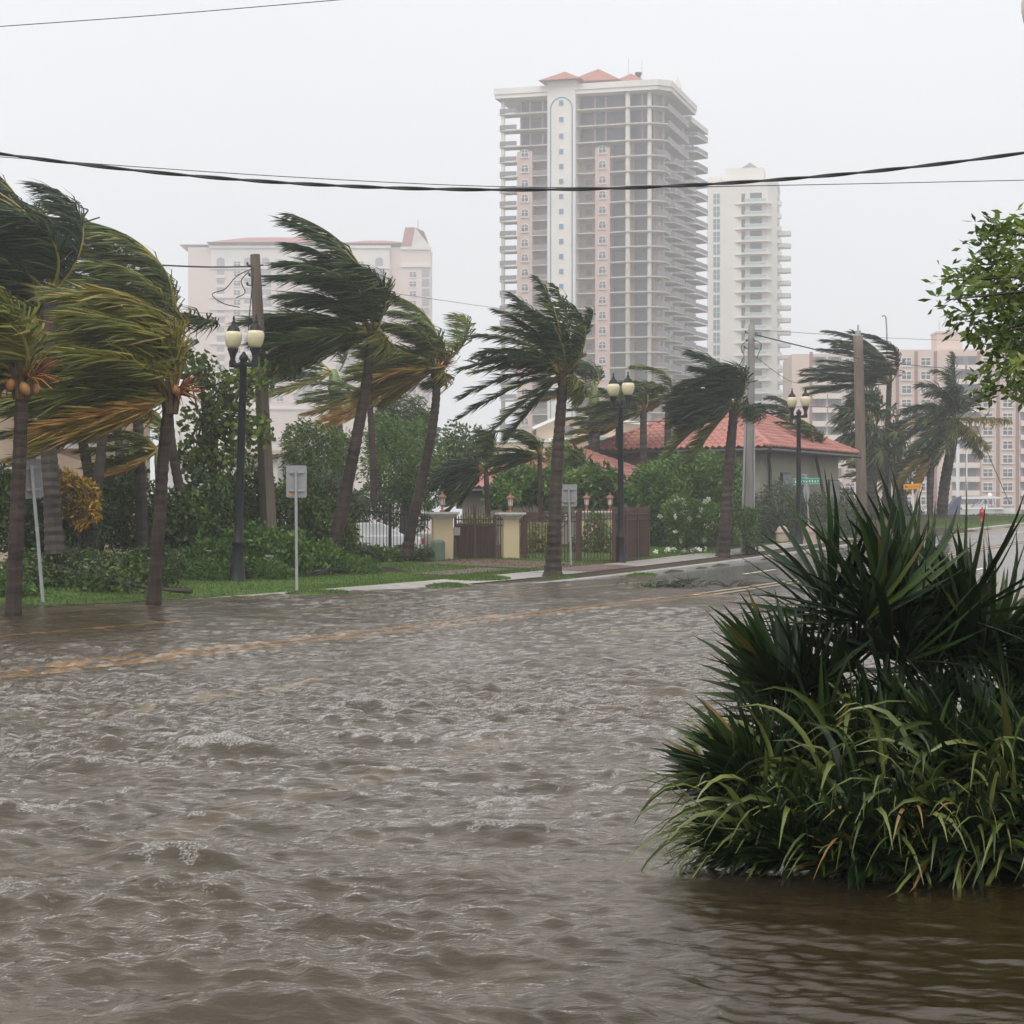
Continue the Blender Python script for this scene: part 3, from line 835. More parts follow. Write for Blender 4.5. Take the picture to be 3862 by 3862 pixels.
def condo():
    Y = 372.0; k = Y/FPX
    X = lambda px: (px - 1495)*k
    Z = lambda py: EYE + (1000-py)*k
    root = empty('condominium', ((1495-966)*k, Y, 1.0), math.radians(-2))
    tag(root, 'wide beige condominium with mauve vertical strips and white paned windows, behind the boat', 'building')
    H = Z(671)
    MB().box(0, X(1692), 0.8, 18, -1, Z(678)).build('wall', M['condo'], root)
    MB().box(X(1692)+0.005, X(2030), 0, 18, -1, H).build('wall', M['condo'], root)
    MB().box(X(1771), X(1819), 3, 9, H, Z(637)).box(X(1769), X(1821), 2.8, 9.2, Z(637), Z(634)).build('lift_house', M['condo'], root)
    MB().box(X(1790), X(1797), 3.2, 4, Z(634), Z(631)).build('roof_unit', M['dark_metal'], root)
    for px in (1779, 1812): MB().tube([(X(px), 5, Z(634)), (X(px), 5, Z(612))], 0.03, 4).build('antenna', M['dark_metal'], root)
    for px in (1531, 1727, 1763, 1844, 1880, 1916, 1692, 1960):
        y = 0.78 if px < 1690 else -0.02
        MB().box(X(px)-0.28, X(px)+0.28, y-0.12, y, -1, H-0.3).build('strip', M['condo_strip'], root)
    wm = window_mesh(1.55, 1.25, False)
    rec = MB().box(X(1818)-X(1818), X(1843)-X(1818), -0.05, 0.0, 0, 1.6).mesh('recess_shade', M['rail_grey'])  # flat grey panel on the wall, its colour standing for the shaded recess
    par = MB().box(-0.1, X(1843)-X(1818)+0.1, -0.9, -0.051, -0.95, -0.02).mesh('balcony_front', M['condo_white'])
    dr = MB().box(0.5, 1.9, -0.12, -0.051, 0.0, 1.5).mesh('balcony_door', M['glazing'])
    for j in range(12):
        z = Z(694 + 26.2*j) - 0.6
        put_windows(wm, root, [(X(px), 0.0, z) for px in (1709, 1745, 1861, 1898)])
        for px in (1794, 1818.5, 1922):
            o = link('balcony', rec, root, (X(px), 0.0, z)); link('balcony_front', par, o); link('balcony_door', dr, o)
        for px in (1534, 1563):
            o = link('balcony', rec, root, (X(px), 0.8, z)); link('balcony_front', par, o); link('balcony_door', dr, o)
        put_windows(wm, root, [(X(1604), 0.8, z), (X(1640), 0.8, z)])
condo()
# ------------------------------------------------------------------ houses near the street
M['tile'] = mat('terracotta_tile', (0.50, 0.215, 0.17), (0.30, 0.12, 0.10), 0.9, 0.42, 0.4, 0.2, 20)
M['olive_wall'] = mat('olive_stucco', (0.34, 0.32, 0.245), (0.29, 0.275, 0.215), 0.5, 0.85, 0.2, 0.15, 20)
M['gutter'] = mat('dark_gutter', (0.05, 0.055, 0.06), (0.035, 0.04, 0.045), 2, 0.45, 0.4)
M['beige_wall'] = mat('beige_house_stucco', (0.60, 0.45, 0.34), (0.54, 0.41, 0.31), 0.5, 0.85, 0.2, 0.12, 20)
M['white_wall'] = mat('white_house_stucco', (0.76, 0.74, 0.70), (0.68, 0.66, 0.63), 0.5, 0.8, 0.2)
M['tan_wall'] = mat('tan_stucco', (0.62, 0.50, 0.37), (0.56, 0.46, 0.35), 0.4, 0.85, 0.2)
M['grey_roof'] = mat('pale_flat_roof', (0.62, 0.62, 0.64), (0.5, 0.5, 0.52), 0.6, 0.5, 0.3)

def tile_mesh():
    """one barrel tile: a shallow pan and a raised barrel, lower lip proud"""
    vs, fs = [], []
    w, l = 0.31, 0.43
    prof = []
    for i in range(9):
        u = i/8
        z = 0.075*math.sin(math.pi*min(1, u/0.62))if u < 0.62 else -0.012*math.sin(math.pi*(u-0.62)/0.38)
        prof.append(((u-0.5)*w, z))
    for y, dz in ((0, 0.035), (l, 0.0)):
        for x, z in prof: vs.append((x, y, z + dz))
    for x, z in prof: vs.append((x, 0.0, z + 0.035 - 0.03))
    n = 9
    for i in range(n-1):
        fs.append((i, i+1, n+i+1, n+i)); fs.append((2*n+i, 2*n+i+1, i+1, i))
    return MB().add(vs, fs)

def tiled_roof(root, corner, a, b, La, Lb, ze, zt, singles):
    """hip roof; corner = nearest eave corner, a and b unit vectors along its two visible eaves"""
    a3, b3 = V(a[0], a[1], 0), V(b[0], b[1], 0)
    C = V(corner[0], corner[1], ze)
    h = La/2
    r1, r2 = C + a3*h + b3*h + V(0, 0, zt-ze), C + a3*h + b3*max(h+0.01, Lb-h) + V(0, 0, zt-ze)
    c1, c2, c3 = C + a3*La, C + a3*La + b3*Lb, C + b3*Lb
    dk = MB(); dn = V(0, 0, -0.10)
    dk.add([C+dn, c1+dn, c2+dn, c3+dn, r1+dn, r2+dn], [(0, 4, 1), (1, 4, 5, 2), (2, 5, 3), (3, 5, 4, 0), (0, 1, 2, 3)])
    deck = dk.build('roof', M['tile'], root)
    tm = tile_mesh(); tmesh = tm.mesh('roof_tile', M['tile'], smooth=True)
    rest = MB()
    count = 0
    rng = random.Random(5)
    faces = [(C, a3, b3, La, r1, None), (C, b3, a3, Lb, r1, r2)]
    for fi, (o, e, inn, L, p1, p2) in enumerate(faces):
        up = (r1 - (o + e*h)) if fi == 0 else (r1 - (o + e*h))
        up = nrm(inn*h + V(0, 0, zt-ze)); slope = math.hypot(h, zt-ze)
        nor = np.cross(e, up); nor = nor if nor[2] > 0 else -nor
        nor = nrm(nor)
        rows = int(slope/0.36)
        for r in range(rows):
            t = r*0.36
            f = t/slope
            x0, x1 = f*h, L - f*h
            nC = int(L/0.31)
            for c in range(nC):
                x = (c+0.5)*0.31
                if x < x0 + 0.05 or x > x1 - 0.05: continue
                pos = o + e*x + up*t + nor*(0.02 + rng.uniform(-0.006, 0.006))
                ex = e if np.cross(e, up)[2]*1 > 0 else -e
                R = Matrix(((ex[0], up[0], nor[0]), (ex[1], up[1], nor[1]), (ex[2], up[2], nor[2])))
                if fi == 0 and count < singles:
                    ob = link('roof_tile', tmesh, deck); count += 1
                    ob.matrix_local = Matrix.Translation(pos) @ R.to_4x4() @ Matrix.Rotation(rng.uniform(-.02, .02), 4, 'Z')
                else:
                    rest.add([pos + np.array(R @ Vector(v)) for v in tm.v], tm.f)
    o2 = rest.build('roof_tiles', M['tile'], root, smooth=True); o2['kind'] = 'stuff'
    for p, q in ((C, r1), (r1, r2), (c1, r1), (c3, r2)):
        n = int(np.linalg.norm(q-p)/0.18)
        pts = [p + (q-p)*i/n + V(0, 0, 0.06) for i in range(n+1)]
        MB().tube(pts, [0.13 if i % 2 else 0.10 for i in range(n+1)], 8).build('hip_cap', M['tile'], root, smooth=True)
    # gutters and soffit
    g = MB()
    for p, q in ((C, c1), (C, c3)):
        d = nrm(q-p); out = nrm(V(d[1], -d[0], 0)); out = out if np.dot(out, (C+c2)/2 - p) < 0 else -out
        g.tube([p + out*0.06 + V(0, 0, -0.13), q + out*0.06 + V(0, 0, -0.13)], 0.085, 6)
    g.build('gutter', M['gutter'], root)
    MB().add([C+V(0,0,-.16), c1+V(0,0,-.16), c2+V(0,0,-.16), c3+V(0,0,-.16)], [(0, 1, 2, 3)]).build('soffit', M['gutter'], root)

def oriented_box(mb, o, a, b, x0, x1, y0, y1, z0, z1):
    a, b = V(a[0], a[1], 0), V(b[0], b[1], 0); o = V(o[0], o[1], 0)
    P_ = lambda x, y, z: o + a*x + b*y + V(0, 0, z)
    vs = [P_(x0,y0,z0),P_(x1,y0,z0),P_(x1,y1,z0),P_(x0,y1,z0),P_(x0,y0,z1),P_(x1,y0,z1),P_(x1,y1,z1),P_(x0,y1,z1)]
    return mb.add(vs, [(0,1,2,3),(7,6,5,4),(4,5,1,0),(5,6,2,1),(6,7,3,2),(7,4,0,3)])

def villa(label, cpx, cpy, Y, La, Lb, rise, singles, wall_z0, inset=0.75, windows=()):
    c = at(cpx, cpy, Y)
    a, b = (-0.862, 0.507), (0.507, 0.862)
    root = empty('tiled_house', (c[0], c[1], 0.3)); tag(root, label, 'house')
    ze = c[2] - 0.3
    tiled_roof(root, (0, 0), a, b, La, Lb, ze, ze + rise, singles)
    w = MB(); oriented_box(w, (0, 0), a, b, inset, La-inset, inset, Lb-inset, -0.6, ze - 0.17)
    w.build('wall', M['olive_wall'], root)
    for (face, x0, x1, z0, z1, m_) in windows:
        mb, fb = MB(), MB()
        if face == 'a':
            oriented_box(fb, (0, 0), a, b, x0-0.08, x1+0.08, inset-0.05, inset+0.02, z0-0.08, z1+0.08)
            oriented_box(mb, (0, 0), a, b, x0, x1, inset-0.09, inset-0.051, z0, z1)
        else:
            oriented_box(fb, (0, 0), a, b, inset-0.05, inset+0.02, x0-0.08, x1+0.08, z0-0.08, z1+0.08)
            oriented_box(mb, (0, 0), a, b, inset-0.09, inset-0.051, x0, x1, z0, z1)
        o = fb.build('window', M['gutter'], root); mb.build('pane', m_, o)
    return root, a, b, ze
M['curtain'] = mat('pale_curtain', (0.42, 0.42, 0.46), (0.34, 0.34, 0.38), 1, 0.5, 0.4)
vr, va, vb, vz = villa('olive walled house with a large red barrel tile hip roof and dark gutters', 1452, 843, 92.0, 9.2, 10.6, 2.35, 290, 0,
      windows=[('a', 0.6+0.9, 2.6, 1.6, 3.7, M['curtain']), ('a', 5.2, 6.4, 1.9, 3.6, M['curtain']), ('b', 3.0, 3.9, 0.8, 3.6, M['glazing']), ('b', 8.6, 9.8, 1.8, 3.4, M['glazing'])])
for (x, y) in ((0.66, 1.6), (8.6, 0.68)):
    p = V(va[0]*x + vb[0]*y, va[1]*x + vb[1]*y, 0)
    MB().tube([p*1.0 + V(0, 0, -0.4), p + V(0, 0, vz-1.0), p*0.92 + V(-0.1, -0.25, vz-0.55), p*0.8 + V(-0.1, -0.4, vz-0.25)], 0.07, 6).build('downspout', M['gutter'], vr)
villa('low red tile hip roof of an outbuilding half hidden by shrubs', 1134, 917, 86.0, 7.6, 8.4, 1.75, 0, 0, 0.6)

def left_house():
    Y = 62.0; k = Y/FPX
    P_ = lambda px: (px-966)*k
    Z = lambda py: EYE + (1000-py)*k
    root = empty('beige_house', (P_(90), Y, 0.25)); tag(root, 'beige stucco house with white framed window, behind the flooded palms', 'house')
    x = lambda px: P_(px) - P_(90)
    z = lambda py: Z(py) - 0.25
    MB().box(x(-120), x(206), 0, 7, -0.5, z(560)).build('wall', M['beige_wall'], root)
    w = MB().box(x(108), x(194), -0.10, 0.02, z(841), z(770)).build('window', M['frame_white'], root)
    MB().box(x(112.5), x(191), -0.13, -0.101, z(818), z(775)).build('pane', M['glazing'], w)
    MB().box(x(112.5), x(191), -0.13, -0.101, z(837), z(820)).build('pane', M['glazing'], w)
    MB().box(x(103), x(198), -0.28, 0.0, z(847), z(839)).build('sill', M['frame_white'], w)
    MB().vprism([(x(96), z(850)), (x(96), z(900)), (x(200), z(900)), (x(160), z(872))][::-1], -0.9, -0.01).build('stair_flank', M['beige_wall'], root)
    s = MB(); s.vprism([(x(-60), z(822)), (x(-60), z(832)), (x(70), z(925)), (x(70), z(916))], -0.35, -0.02); s.build('stair_rail', M['frame_white'], root)
    MB().box(x(-120), x(212), -0.4, 7.4, z(560), z(553)).build('roof', M['frame_white'], root)
    return root
left_house()

def white_house():
    Y = 76.0; k = Y/FPX
    root = empty('white_house', ((420-966)*k, Y, 0.3)); tag(root, 'low white house with slatted balcony, behind the sea grape tree', 'house')
    x = lambda px: (px-420)*k
    z = lambda py: EYE + (1000-py)*k - 0.3
    MB().box(x(318), x(524), 0, 6, -0.5, z(858)).build('wall', M['white_wall'], root)
    MB().box(x(318), x(420), 1.5, 6, z(858), z(745)).build('upper_wall', M['white_wall'], root)
    MB().box(x(312), x(530), -0.3, 6.3, z(858), z(850)).build('roof', M['tan_wall'], root)
    MB().box(x(375), x(395), 1.38, 1.49, z(835), z(790)).build('window', M['glazing'], root)
    for i in range(7):
        MB().box(x(322), x(360), -0.2, -0.14, z(842) + i*0.1, z(842) + i*0.1 + 0.055).build('slat', M['frame_white'], root)
    for px in (322, 341, 359): MB().box(x(px)-.03, x(px)+.03, -0.14, -0.08, z(850), z(808)).build('post', M['frame_white'], root)
white_house()

def long_building():
    Y = 150.0; k = Y/FPX
    root = empty('commercial_building', ((980-966)*k, Y, 0.3)); tag(root, 'long low tan building with flat parapet, behind the gate garden', 'building')
    x = lambda px: (px-980)*k
    z = lambda py: EYE + (1000-py)*k - 0.3
    MB().box(x(880), x(1240), 0, 14, -0.5, z(858)).build('wall', M['white_wall'], root)
    MB().box(x(876), x(1060), -0.5, 14.2, z(858), z(835)).build('fascia', M['tan_wall'], root)
    for i in range(7):
        px = 895 + i*25
        MB().box(x(px), x(px)+0.06, -0.54, -0.501, z(858), z(836)).build('panel_joint', M['grey_roof'], root)
    MB().box(x(874), x(1062), -0.6, 14.3, z(835), z(832)).build('coping', M['frame_white'], root)
    g = empty('gabled_building', ((1070-966)*Y*1.1/FPX, Y*1.1, 0.3)); tag(g, 'cream gabled building with white eaves below the tower', 'building')
    k2 = Y*1.1/FPX
    xx = lambda px: (px-1070)*k2
    zz = lambda py: EYE + (1000-py)*k2 - 0.3
    MB().vprism([(xx(1012), -0.5), (xx(1300), -0.5), (xx(1300), zz(812)), (xx(1112), zz(790)), (xx(1052), zz(790)), (xx(1012), zz(808))], 0, 10).build('wall', M['tan_wall'], g)
    MB().vprism([(xx(1006), zz(811)), (xx(1052), zz(791)), (xx(1114), zz(791)), (xx(1300), zz(812)), (xx(1300), zz(807)), (xx(1114), zz(786)), (xx(1050), zz(786)), (xx(1004), zz(806))], -0.6, 10.3).build('roof', M['frame_white'], g)
    MB().box(xx(1066), xx(1080), -0.06, 0.0, zz(825), zz(803)).build('window', M['rail_grey'], g)
    MB().box(xx(1128), xx(1145), -0.06, 0.0, zz(845), zz(825)).build('window', M['glass_green'], g)
    MB().box(xx(1035), xx(1130), -1.2, -0.01, zz(832), zz(828)).build('ledge', M['frame_white'], g)
long_building()
# ------------------------------------------------------------------ vegetation builders
WIND = V(-1.0, 0.12, 0.06)

def smooth_path(pts, n):
    """Catmull-Rom through pts"""
    pts = [np.asarray(p, float) for p in pts]
    P_ = [2*pts[0]-pts[1]] + pts + [2*pts[-1]-pts[-2]]
    out = []
    m = len(pts) - 1
    for i in range(n):
        u = i/(n-1)*m
        k = min(int(u), m-1); f = u - k
        a, b, c, d = P_[k], P_[k+1], P_[k+2], P_[k+3]
        out.append(0.5*((2*b) + (c-a)*f + (2*a-5*b+4*c-d)*f*f + (3*b-a-3*c+d)*f**3))
    return out

def trunk_mesh(path, r0, r1, mat_, flare=1.5, rings=True, n=10, seed=0):
    rng = random.Random(seed)
    L = sum(np.linalg.norm(path[i+1]-path[i]) for i in range(len(path)-1))
    k = max(16, int(L/0.11))
    pts = smooth_path(path, k)
    rad = []
    for i in range(k):
        f = i/(k-1)
        r = r0 + (r1-r0)*f
        r *= 1 + (flare-1)*math.exp(-f*L/0.35)
        if rings: r *= 1.0 + (0.06 if i % 2 else -0.03) + rng.uniform(-0.02, 0.03)
        rad.append(r)
    return MB().tube(pts, rad, n).mesh('trunk', mat_, smooth=False)

def frond_mesh(rng, az, el, L, wind, grav=0.35, nleaf=70, leaflen=0.62, lw=0.04, tint=0.4, sweep=1.1, name='frond', rnd=0.12, curl=0.0):
    """one feather leaf: a midrib bent by wind and weight, two ranks of leaflets swept downwind. Root at the origin."""
    n = 24
    d = V(math.cos(az)*math.cos(el), math.sin(az)*math.cos(el), math.sin(el))
    p = V(0, 0, 0)
    P_, D_ = [p], [d]
    step = L/n
    wv = WIND/np.linalg.norm(WIND)
    for i in range(n):
        f = (i+1)/n
        flex = 0.5 + 1.0*f
        d = d + (wv*wind*flex + V(0, 0, -1)*grav*flex + V(0, 0, 1)*curl*(1-f)) * (1.0/n) * 2.0
        d = d/np.linalg.norm(d)
        p = p + d*step
        P_.append(p); D_.append(d)
    P_ = np.array(P_); D_ = np.array(D_)
    rad = [0.036*(1-i/n)**1.3 + 0.006 for i in range(n+1)]
    rib = MB(); rib.mi = 1
    rib.tube(P_, rad, 4)
    # leaflets
    m = int(nleaf*1.55)
    f = np.repeat(np.linspace(0.10, 1.0, m), 2)
    side = np.tile([1.0, -1.0], m)
    f = np.clip(f + rng.normal(0, 0.004, 2*m), 0.08, 1.0)
    x = f*n
    i0 = np.minimum(x.astype(int), n-1); fr = (x - i0)[:, None]
    base = P_[i0]*(1-fr) + P_[i0+1]*fr
    dd = nrm(D_[i0]*(1-fr) + D_[i0+1]*fr)
    up0 = V(0, 0, 1)
    sv = nrm(np.cross(dd, np.tile(up0 + 0.15*wv, (2*m, 1))))
    out = sv*side[:, None]
    jit = rng.normal(0, 0.2, (2*m, 3))
    ln = leaflen*(0.55 + 0.6*np.sin(np.pi*np.clip(f*0.92 + 0.06, 0, 1)))*rng.uniform(0.8, 1.15, 2*m)
    torn = rng.uniform(0, 1, 2*m) < 0.10
    ln = np.where(torn, ln*rng.uniform(0.15, 0.6, 2*m), ln)
    sw = sweep*rng.uniform(0.75, 1.2, 2*m)[:, None]
    d1 = nrm(out*0.75 + dd*0.55 + wv*sw*0.6 + V(0, 0, -0.12) + jit)
    d2 = nrm(out*0.25 + dd*0.45 + wv*sw*1.0 + V(0, 0, -0.28) + jit)
    mid = base + d1*(ln*0.5)[:, None]
    tip = mid + d2*(ln*0.55)[:, None]
    wvec = nrm(np.cross(d1, nrm(np.cross(dd, d1) + rng.normal(0, 0.35, (2*m, 3)))))
    w = (lw*0.82*rng.uniform(0.7, 1.25, 2*m))[:, None]
    v = np.stack([base - wvec*w*0.35, base + wvec*w*0.35, mid - wvec*w*0.55, mid + wvec*w*0.55, tip], 1).reshape(-1, 3)
    k = np.arange(2*m)*5
    nb = len(rib.v)
    q = np.stack([k, k+1, k+3, k+2], 1) + nb
    t3 = np.stack([k+2, k+3, k+4], 1) + nb
    tl = np.repeat(np.clip(tint + rng.normal(0, rnd, 2*m), 0, 1), 5)
    verts = np.vstack([np.array(rib.v), v])
    faces_q = [np.array([fc for fc in rib.f if len(fc) == 4])]
    me = np_mesh(name, verts, np.vstack([faces_q[0], q]), M['palm_leaf'], tint=np.concatenate([np.full(nb, 0.5), tl]), tris=t3)
    me.materials.append(M['rachis'])
    nq0 = len(faces_q[0])
    mi = np.zeros(len(me.polygons), dtype=np.int32); mi[:nq0] = 1
    me.polygons.foreach_set('material_index', mi)
    return me

def palm(label, path, r0=0.16, r1=0.10, fronds=16, L=3.6, wind=1.2, seed=1, tint=0.38, old=0.2, nleaf=70, leaflen=0.62, lw=0.04,
         coconuts=0, husk=0, nutmat='coconut', shaft=None, name='coconut_palm', group=None, bark='palm_bark', el_range=(-25, 82), flare=1.5,
         sweep=1.1, grav=0.35, extra=(), az_bias=0.0, boots=True, n=10):
    rng = np.random.default_rng(seed)
    base = np.asarray(path[0], float)
    root = empty(name, base)
    tag(root, label, 'palm tree', group)
    rel = [np.asarray(p, float) - base for p in path]
    top = rel[-1]
    link('trunk', trunk_mesh(rel, r0, r1, M[bark], flare, seed=seed, n=n), root)
    if shaft:
        d = nrm(rel[-1] - rel[-2])
        MB().tube([top - d*0.05, top + d*shaft*0.25, top + d*shaft*0.7, top + d*shaft], [r1*1.02, r1*1.25, r1*0.9, r1*0.4], 9).build('crownshaft', M['crownshaft'], root, smooth=True)
        top = top + d*shaft*0.92
    crown_r = r1*0.8
    for i in range(fronds):
        g = i/max(1, fronds-1)
        az = i*2.39996 + rng.normal(0, 0.25)
        if az_bias: az = az + az_bias*math.sin(az)
        el = math.radians(el_range[1] + (el_range[0]-el_range[1])*g**0.85 + rng.normal(0, 6))
        is_old = g > 1 - old
        if math.degrees(el) < 35 and math.cos(az) > -0.25:
            az = math.pi + rng.uniform(-1.15, 1.15)
        tt = tint + rng.normal(0, 0.05) + (rng.uniform(0.2, 0.48) if is_old else 0.04*(1-g))
        me = frond_mesh(rng, az, el, L*rng.uniform(0.82, 1.1), wind*rng.uniform(0.75, 1.25), grav*(1.4 if is_old else 1), nleaf, leaflen, lw, tt, sweep)
        link('frond', me, root, top + V(math.cos(az)*crown_r, math.sin(az)*crown_r, -0.12*g))
    for (az, el, Lf, wd, gr, tt) in extra:
        me = frond_mesh(rng, math.radians(az), math.radians(el), Lf, wd, gr, nleaf, leaflen, lw, tt, sweep)
        link('frond', me, root, top)
    if boots:
        mb = MB()
        for i in range(9):
            az = i*2.4; a = V(math.cos(az), math.sin(az), 0)
            mb.tube([top - V(0, 0, 0.42) + a*r1*0.85, top - V(0, 0, 0.1) + a*r1*1.5, top + V(0, 0, 0.16) + a*r1*3.2], [0.06, 0.045, 0.02], 5)
        mb.build('leaf_base', M['leaf_base'], root)
    for i in range(coconuts):
        a = rng.uniform(0, 6.28)
        c = top + V(math.cos(a)*0.22, math.sin(a)*0.22, rng.uniform(-0.26, 0.02))
        prof = [(0.012, -0.12), (0.055, -0.09), (0.082, -0.03), (0.08, 0.04), (0.045, 0.095), (0.01, 0.115)]
        MB().lathe(prof, 8).build('coconut', M[nutmat], root, smooth=True, loc=c, rot=(rng.normal(0, 0.4), rng.normal(0, 0.4), 0))
    for i in range(husk):
        mb = MB(); a0 = rng.uniform(-1.0, 1.0)
        for j in range(16):
            mb.tint = rng.uniform(0, 1)
            a = a0 + rng.normal(0, 0.5)
            b0 = top + V(math.cos(a)*0.15, math.sin(a)*0.15, -0.05)
            e = b0 + V(math.cos(a)*rng.uniform(.2, .55), math.sin(a)*0.3, rng.uniform(-0.25, 0.45))
            mb.tube([b0, (b0+e)/2 + V(0.02, 0, 0.05), e], [0.014, 0.012, 0.006], 3)
        mb.build('flower_stalk', M['husk'], root)
    return root

def leaf_cloud(rng, pos, L, W, tint, wind=0.5, droop=0.2, aim=None):
    """verts/quads/tint for many folded leaves"""
    n = len(pos)
    d = rng.normal(0, 1, (n, 3))
    if aim is not None: d = nrm(d) + aim*1.0
    d = nrm(nrm(d) + WIND*wind + V(0, 0, -droop))
    w = nrm(np.cross(d, rng.normal(0, 1, (n, 3))))
    nn = np.cross(d, w)
    l = (L*rng.uniform(0.7, 1.3, n))[:, None]; ww = (W*rng.uniform(0.7, 1.3, n))[:, None]
    v = np.stack([pos, pos + d*l*0.5 - w*ww*0.5 + nn*ww*0.12, pos + d*l, pos + d*l*0.5 + w*ww*0.5 + nn*ww*0.12], 1).reshape(-1, 3)
    k = np.arange(n)*4
    q = np.stack([k, k+1, k+2, k+3], 1)
    return v, q, np.repeat(np.clip(tint, 0, 1), 4)

def blob_points(rng, blobs, n, shell=0.45):
    """points through the outer part of a set of ellipsoids (cx, cy, cz, rx, ry, rz), with lumpy outline"""
    w = np.array([b[3]*b[5] + b[4]*b[5] for b in blobs]); w = w/w.sum()
    which = rng.choice(len(blobs), n, p=w)
    B = np.array(blobs)[which]
    u = nrm(rng.normal(0, 1, (n, 3)))
    r = 1 - shell*np.abs(rng.normal(0, 0.55, n))**1.2
    lump = 1 + 0.13*np.sin(u[:, 0]*7 + which*1.7) * np.sin(u[:, 2]*6 + which) + 0.10*np.sin(u[:, 1]*11 + which*2.3)*np.sin(u[:, 0]*13) + 0.06*rng.normal(0, 1, n)
    return B[:, :3] + u*B[:, 3:]*(np.clip(r, 0.1, 1)*lump)[:, None], u, which

def bush(label, blobs, n, leaf=0.13, wid=None, material='leaf', seed=1, tint=0.45, tvar=0.2, wind=0.5, name='shrub', cat='shrub', group=None,
         trunk=None, shell=0.45, flowers=0, flower_mat='petal_white', flower_size=0.09, branches=10, br=0.03, part='crown'):
    """shrub or broadleaf tree; blobs in world coordinates"""
    rng = np.random.default_rng(seed)
    bl = np.array(blobs, float)
    c = bl[:, :3].mean(0)
    gz0 = float(gz(c[0], c[1]))
    base = V(c[0], c[1], gz0) if trunk is None else np.asarray(trunk[0], float)
    root = empty(name, base)
    tag(root, label, cat, group)
    rel = bl.copy(); rel[:, :3] -= base
    pos, u, which = blob_points(rng, rel, int(n*1.3), shell)
    keep = pos[:, 2] > 0.02
    pos, u, which = pos[keep], u[keep], which[keep]
    clump = 0.5*np.sin(pos[:, 0]*3.1 + seed) * np.sin(pos[:, 2]*3.7 + 1.3*seed) + 0.5*np.sin(pos[:, 1]*2.7 + pos[:, 0]*1.9)
    tn = tint + 0.05 + tvar*0.7*clump + rng.normal(0, tvar*0.65, len(pos))
    v, q, tt = leaf_cloud(rng, pos, leaf, wid or leaf*0.5, tn, wind, 0.15, u*0.5)
    o = link(part, np_mesh(part, v, q, M[material], tint=tt), root)
    # stems
    mb = MB()
    if trunk is not None:
        tp = [np.asarray(p, float) - base for p in trunk]
        sp = smooth_path(tp, 14)
        mb.tube(sp, [br*4*(1 - 0.6*i/13) for i in range(14)], 8)
        hub = [sp[-1], sp[9], sp[11]]
    else:
        hub = [V(rng.normal(0, 0.15), rng.normal(0, 0.15), -0.05) for _ in range(5)]
    sel = rng.choice(len(pos), min(branches, len(pos)), replace=False)
    for i, k in enumerate(sel):
        h = hub[i % len(hub)]; e = pos[k]
        m1 = (h + e)/2 + rng.normal(0, 0.12, 3) + V(0, 0, 0.1)
        mb.tube([h, (h+m1)/2 + rng.normal(0, 0.05, 3), m1, e], [br, br*0.8, br*0.55, br*0.2], 5)
    mb.build('trunk' if trunk is not None else 'stem', M['branch'], root)
    for i in range(flowers):
        k = rng.integers(len(pos))
        f = MB()
        for j in range(5):
            a = j*1.2566; s_ = flower_size
            f.add([(0, 0, 0), (math.cos(a-.5)*s_*.8, 0.02, math.sin(a-.5)*s_*.8), (math.cos(a)*s_, -0.015, math.sin(a)*s_), (math.cos(a+.5)*s_*.8, 0.02, math.sin(a+.5)*s_*.8)], [(0, 1, 2, 3)])
        f.build('flower', M[flower_mat], root, loc=pos[k] + V(0, -0.12, 0) + u[k]*0.1, rot=(rng.normal(0, .5), rng.normal(0, .5), rng.normal(0, .6)))
    return root

def B(px, py, Y, rx, rz, ry=None):
    """an ellipsoid by its middle in the picture and its half sizes in picture units at depth Y"""
    c = at(px, py, Y); k = Y/FPX
    return (c[0], c[1], c[2], rx*k, (ry if ry is not None else (rx + rz)/2)*k, rz*k)

def blade_mesh(name, L, W, bendv, seg=6, mat_=None, tint=0.5, side=0.0, fold=0.25):
    """a strap leaf from the origin rising along z and arching along +x"""
    vs, fs = [], []
    p = V(0, 0, 0); a = math.radians(88)
    for i in range(seg+1):
        f = i/seg
        w = W*(0.45 + 0.9*math.sin(math.pi*min(1, f*0.75 + 0.18)))*(1 - f**3*0.97)*0.6
        off = V(0, 1, 0)*w
        dn = V(math.sin(a), 0, -math.cos(a))*(-w*fold)
        vs += [p - off, p + dn, p + off]
        a -= bendv*(0.3 + 1.4*f)/seg
        p = p + V(math.cos(a), side*f, math.sin(a))*(L/seg)
    for i in range(seg):
        k = i*3
        fs += [(k, k+1, k+4, k+3), (k+1, k+2, k+5, k+4)]
    mb = MB(); mb.tint = tint
    return mb.add(vs, fs).mesh(name, mat_, smooth=True)
# ------------------------------------------------------------------ palms
def path(Y, *pp):
    return [at(x, y, Y + (dy[0] if dy else 0)) for (x, y, *dy) in pp]
GP = 'palms bent by the storm wind'
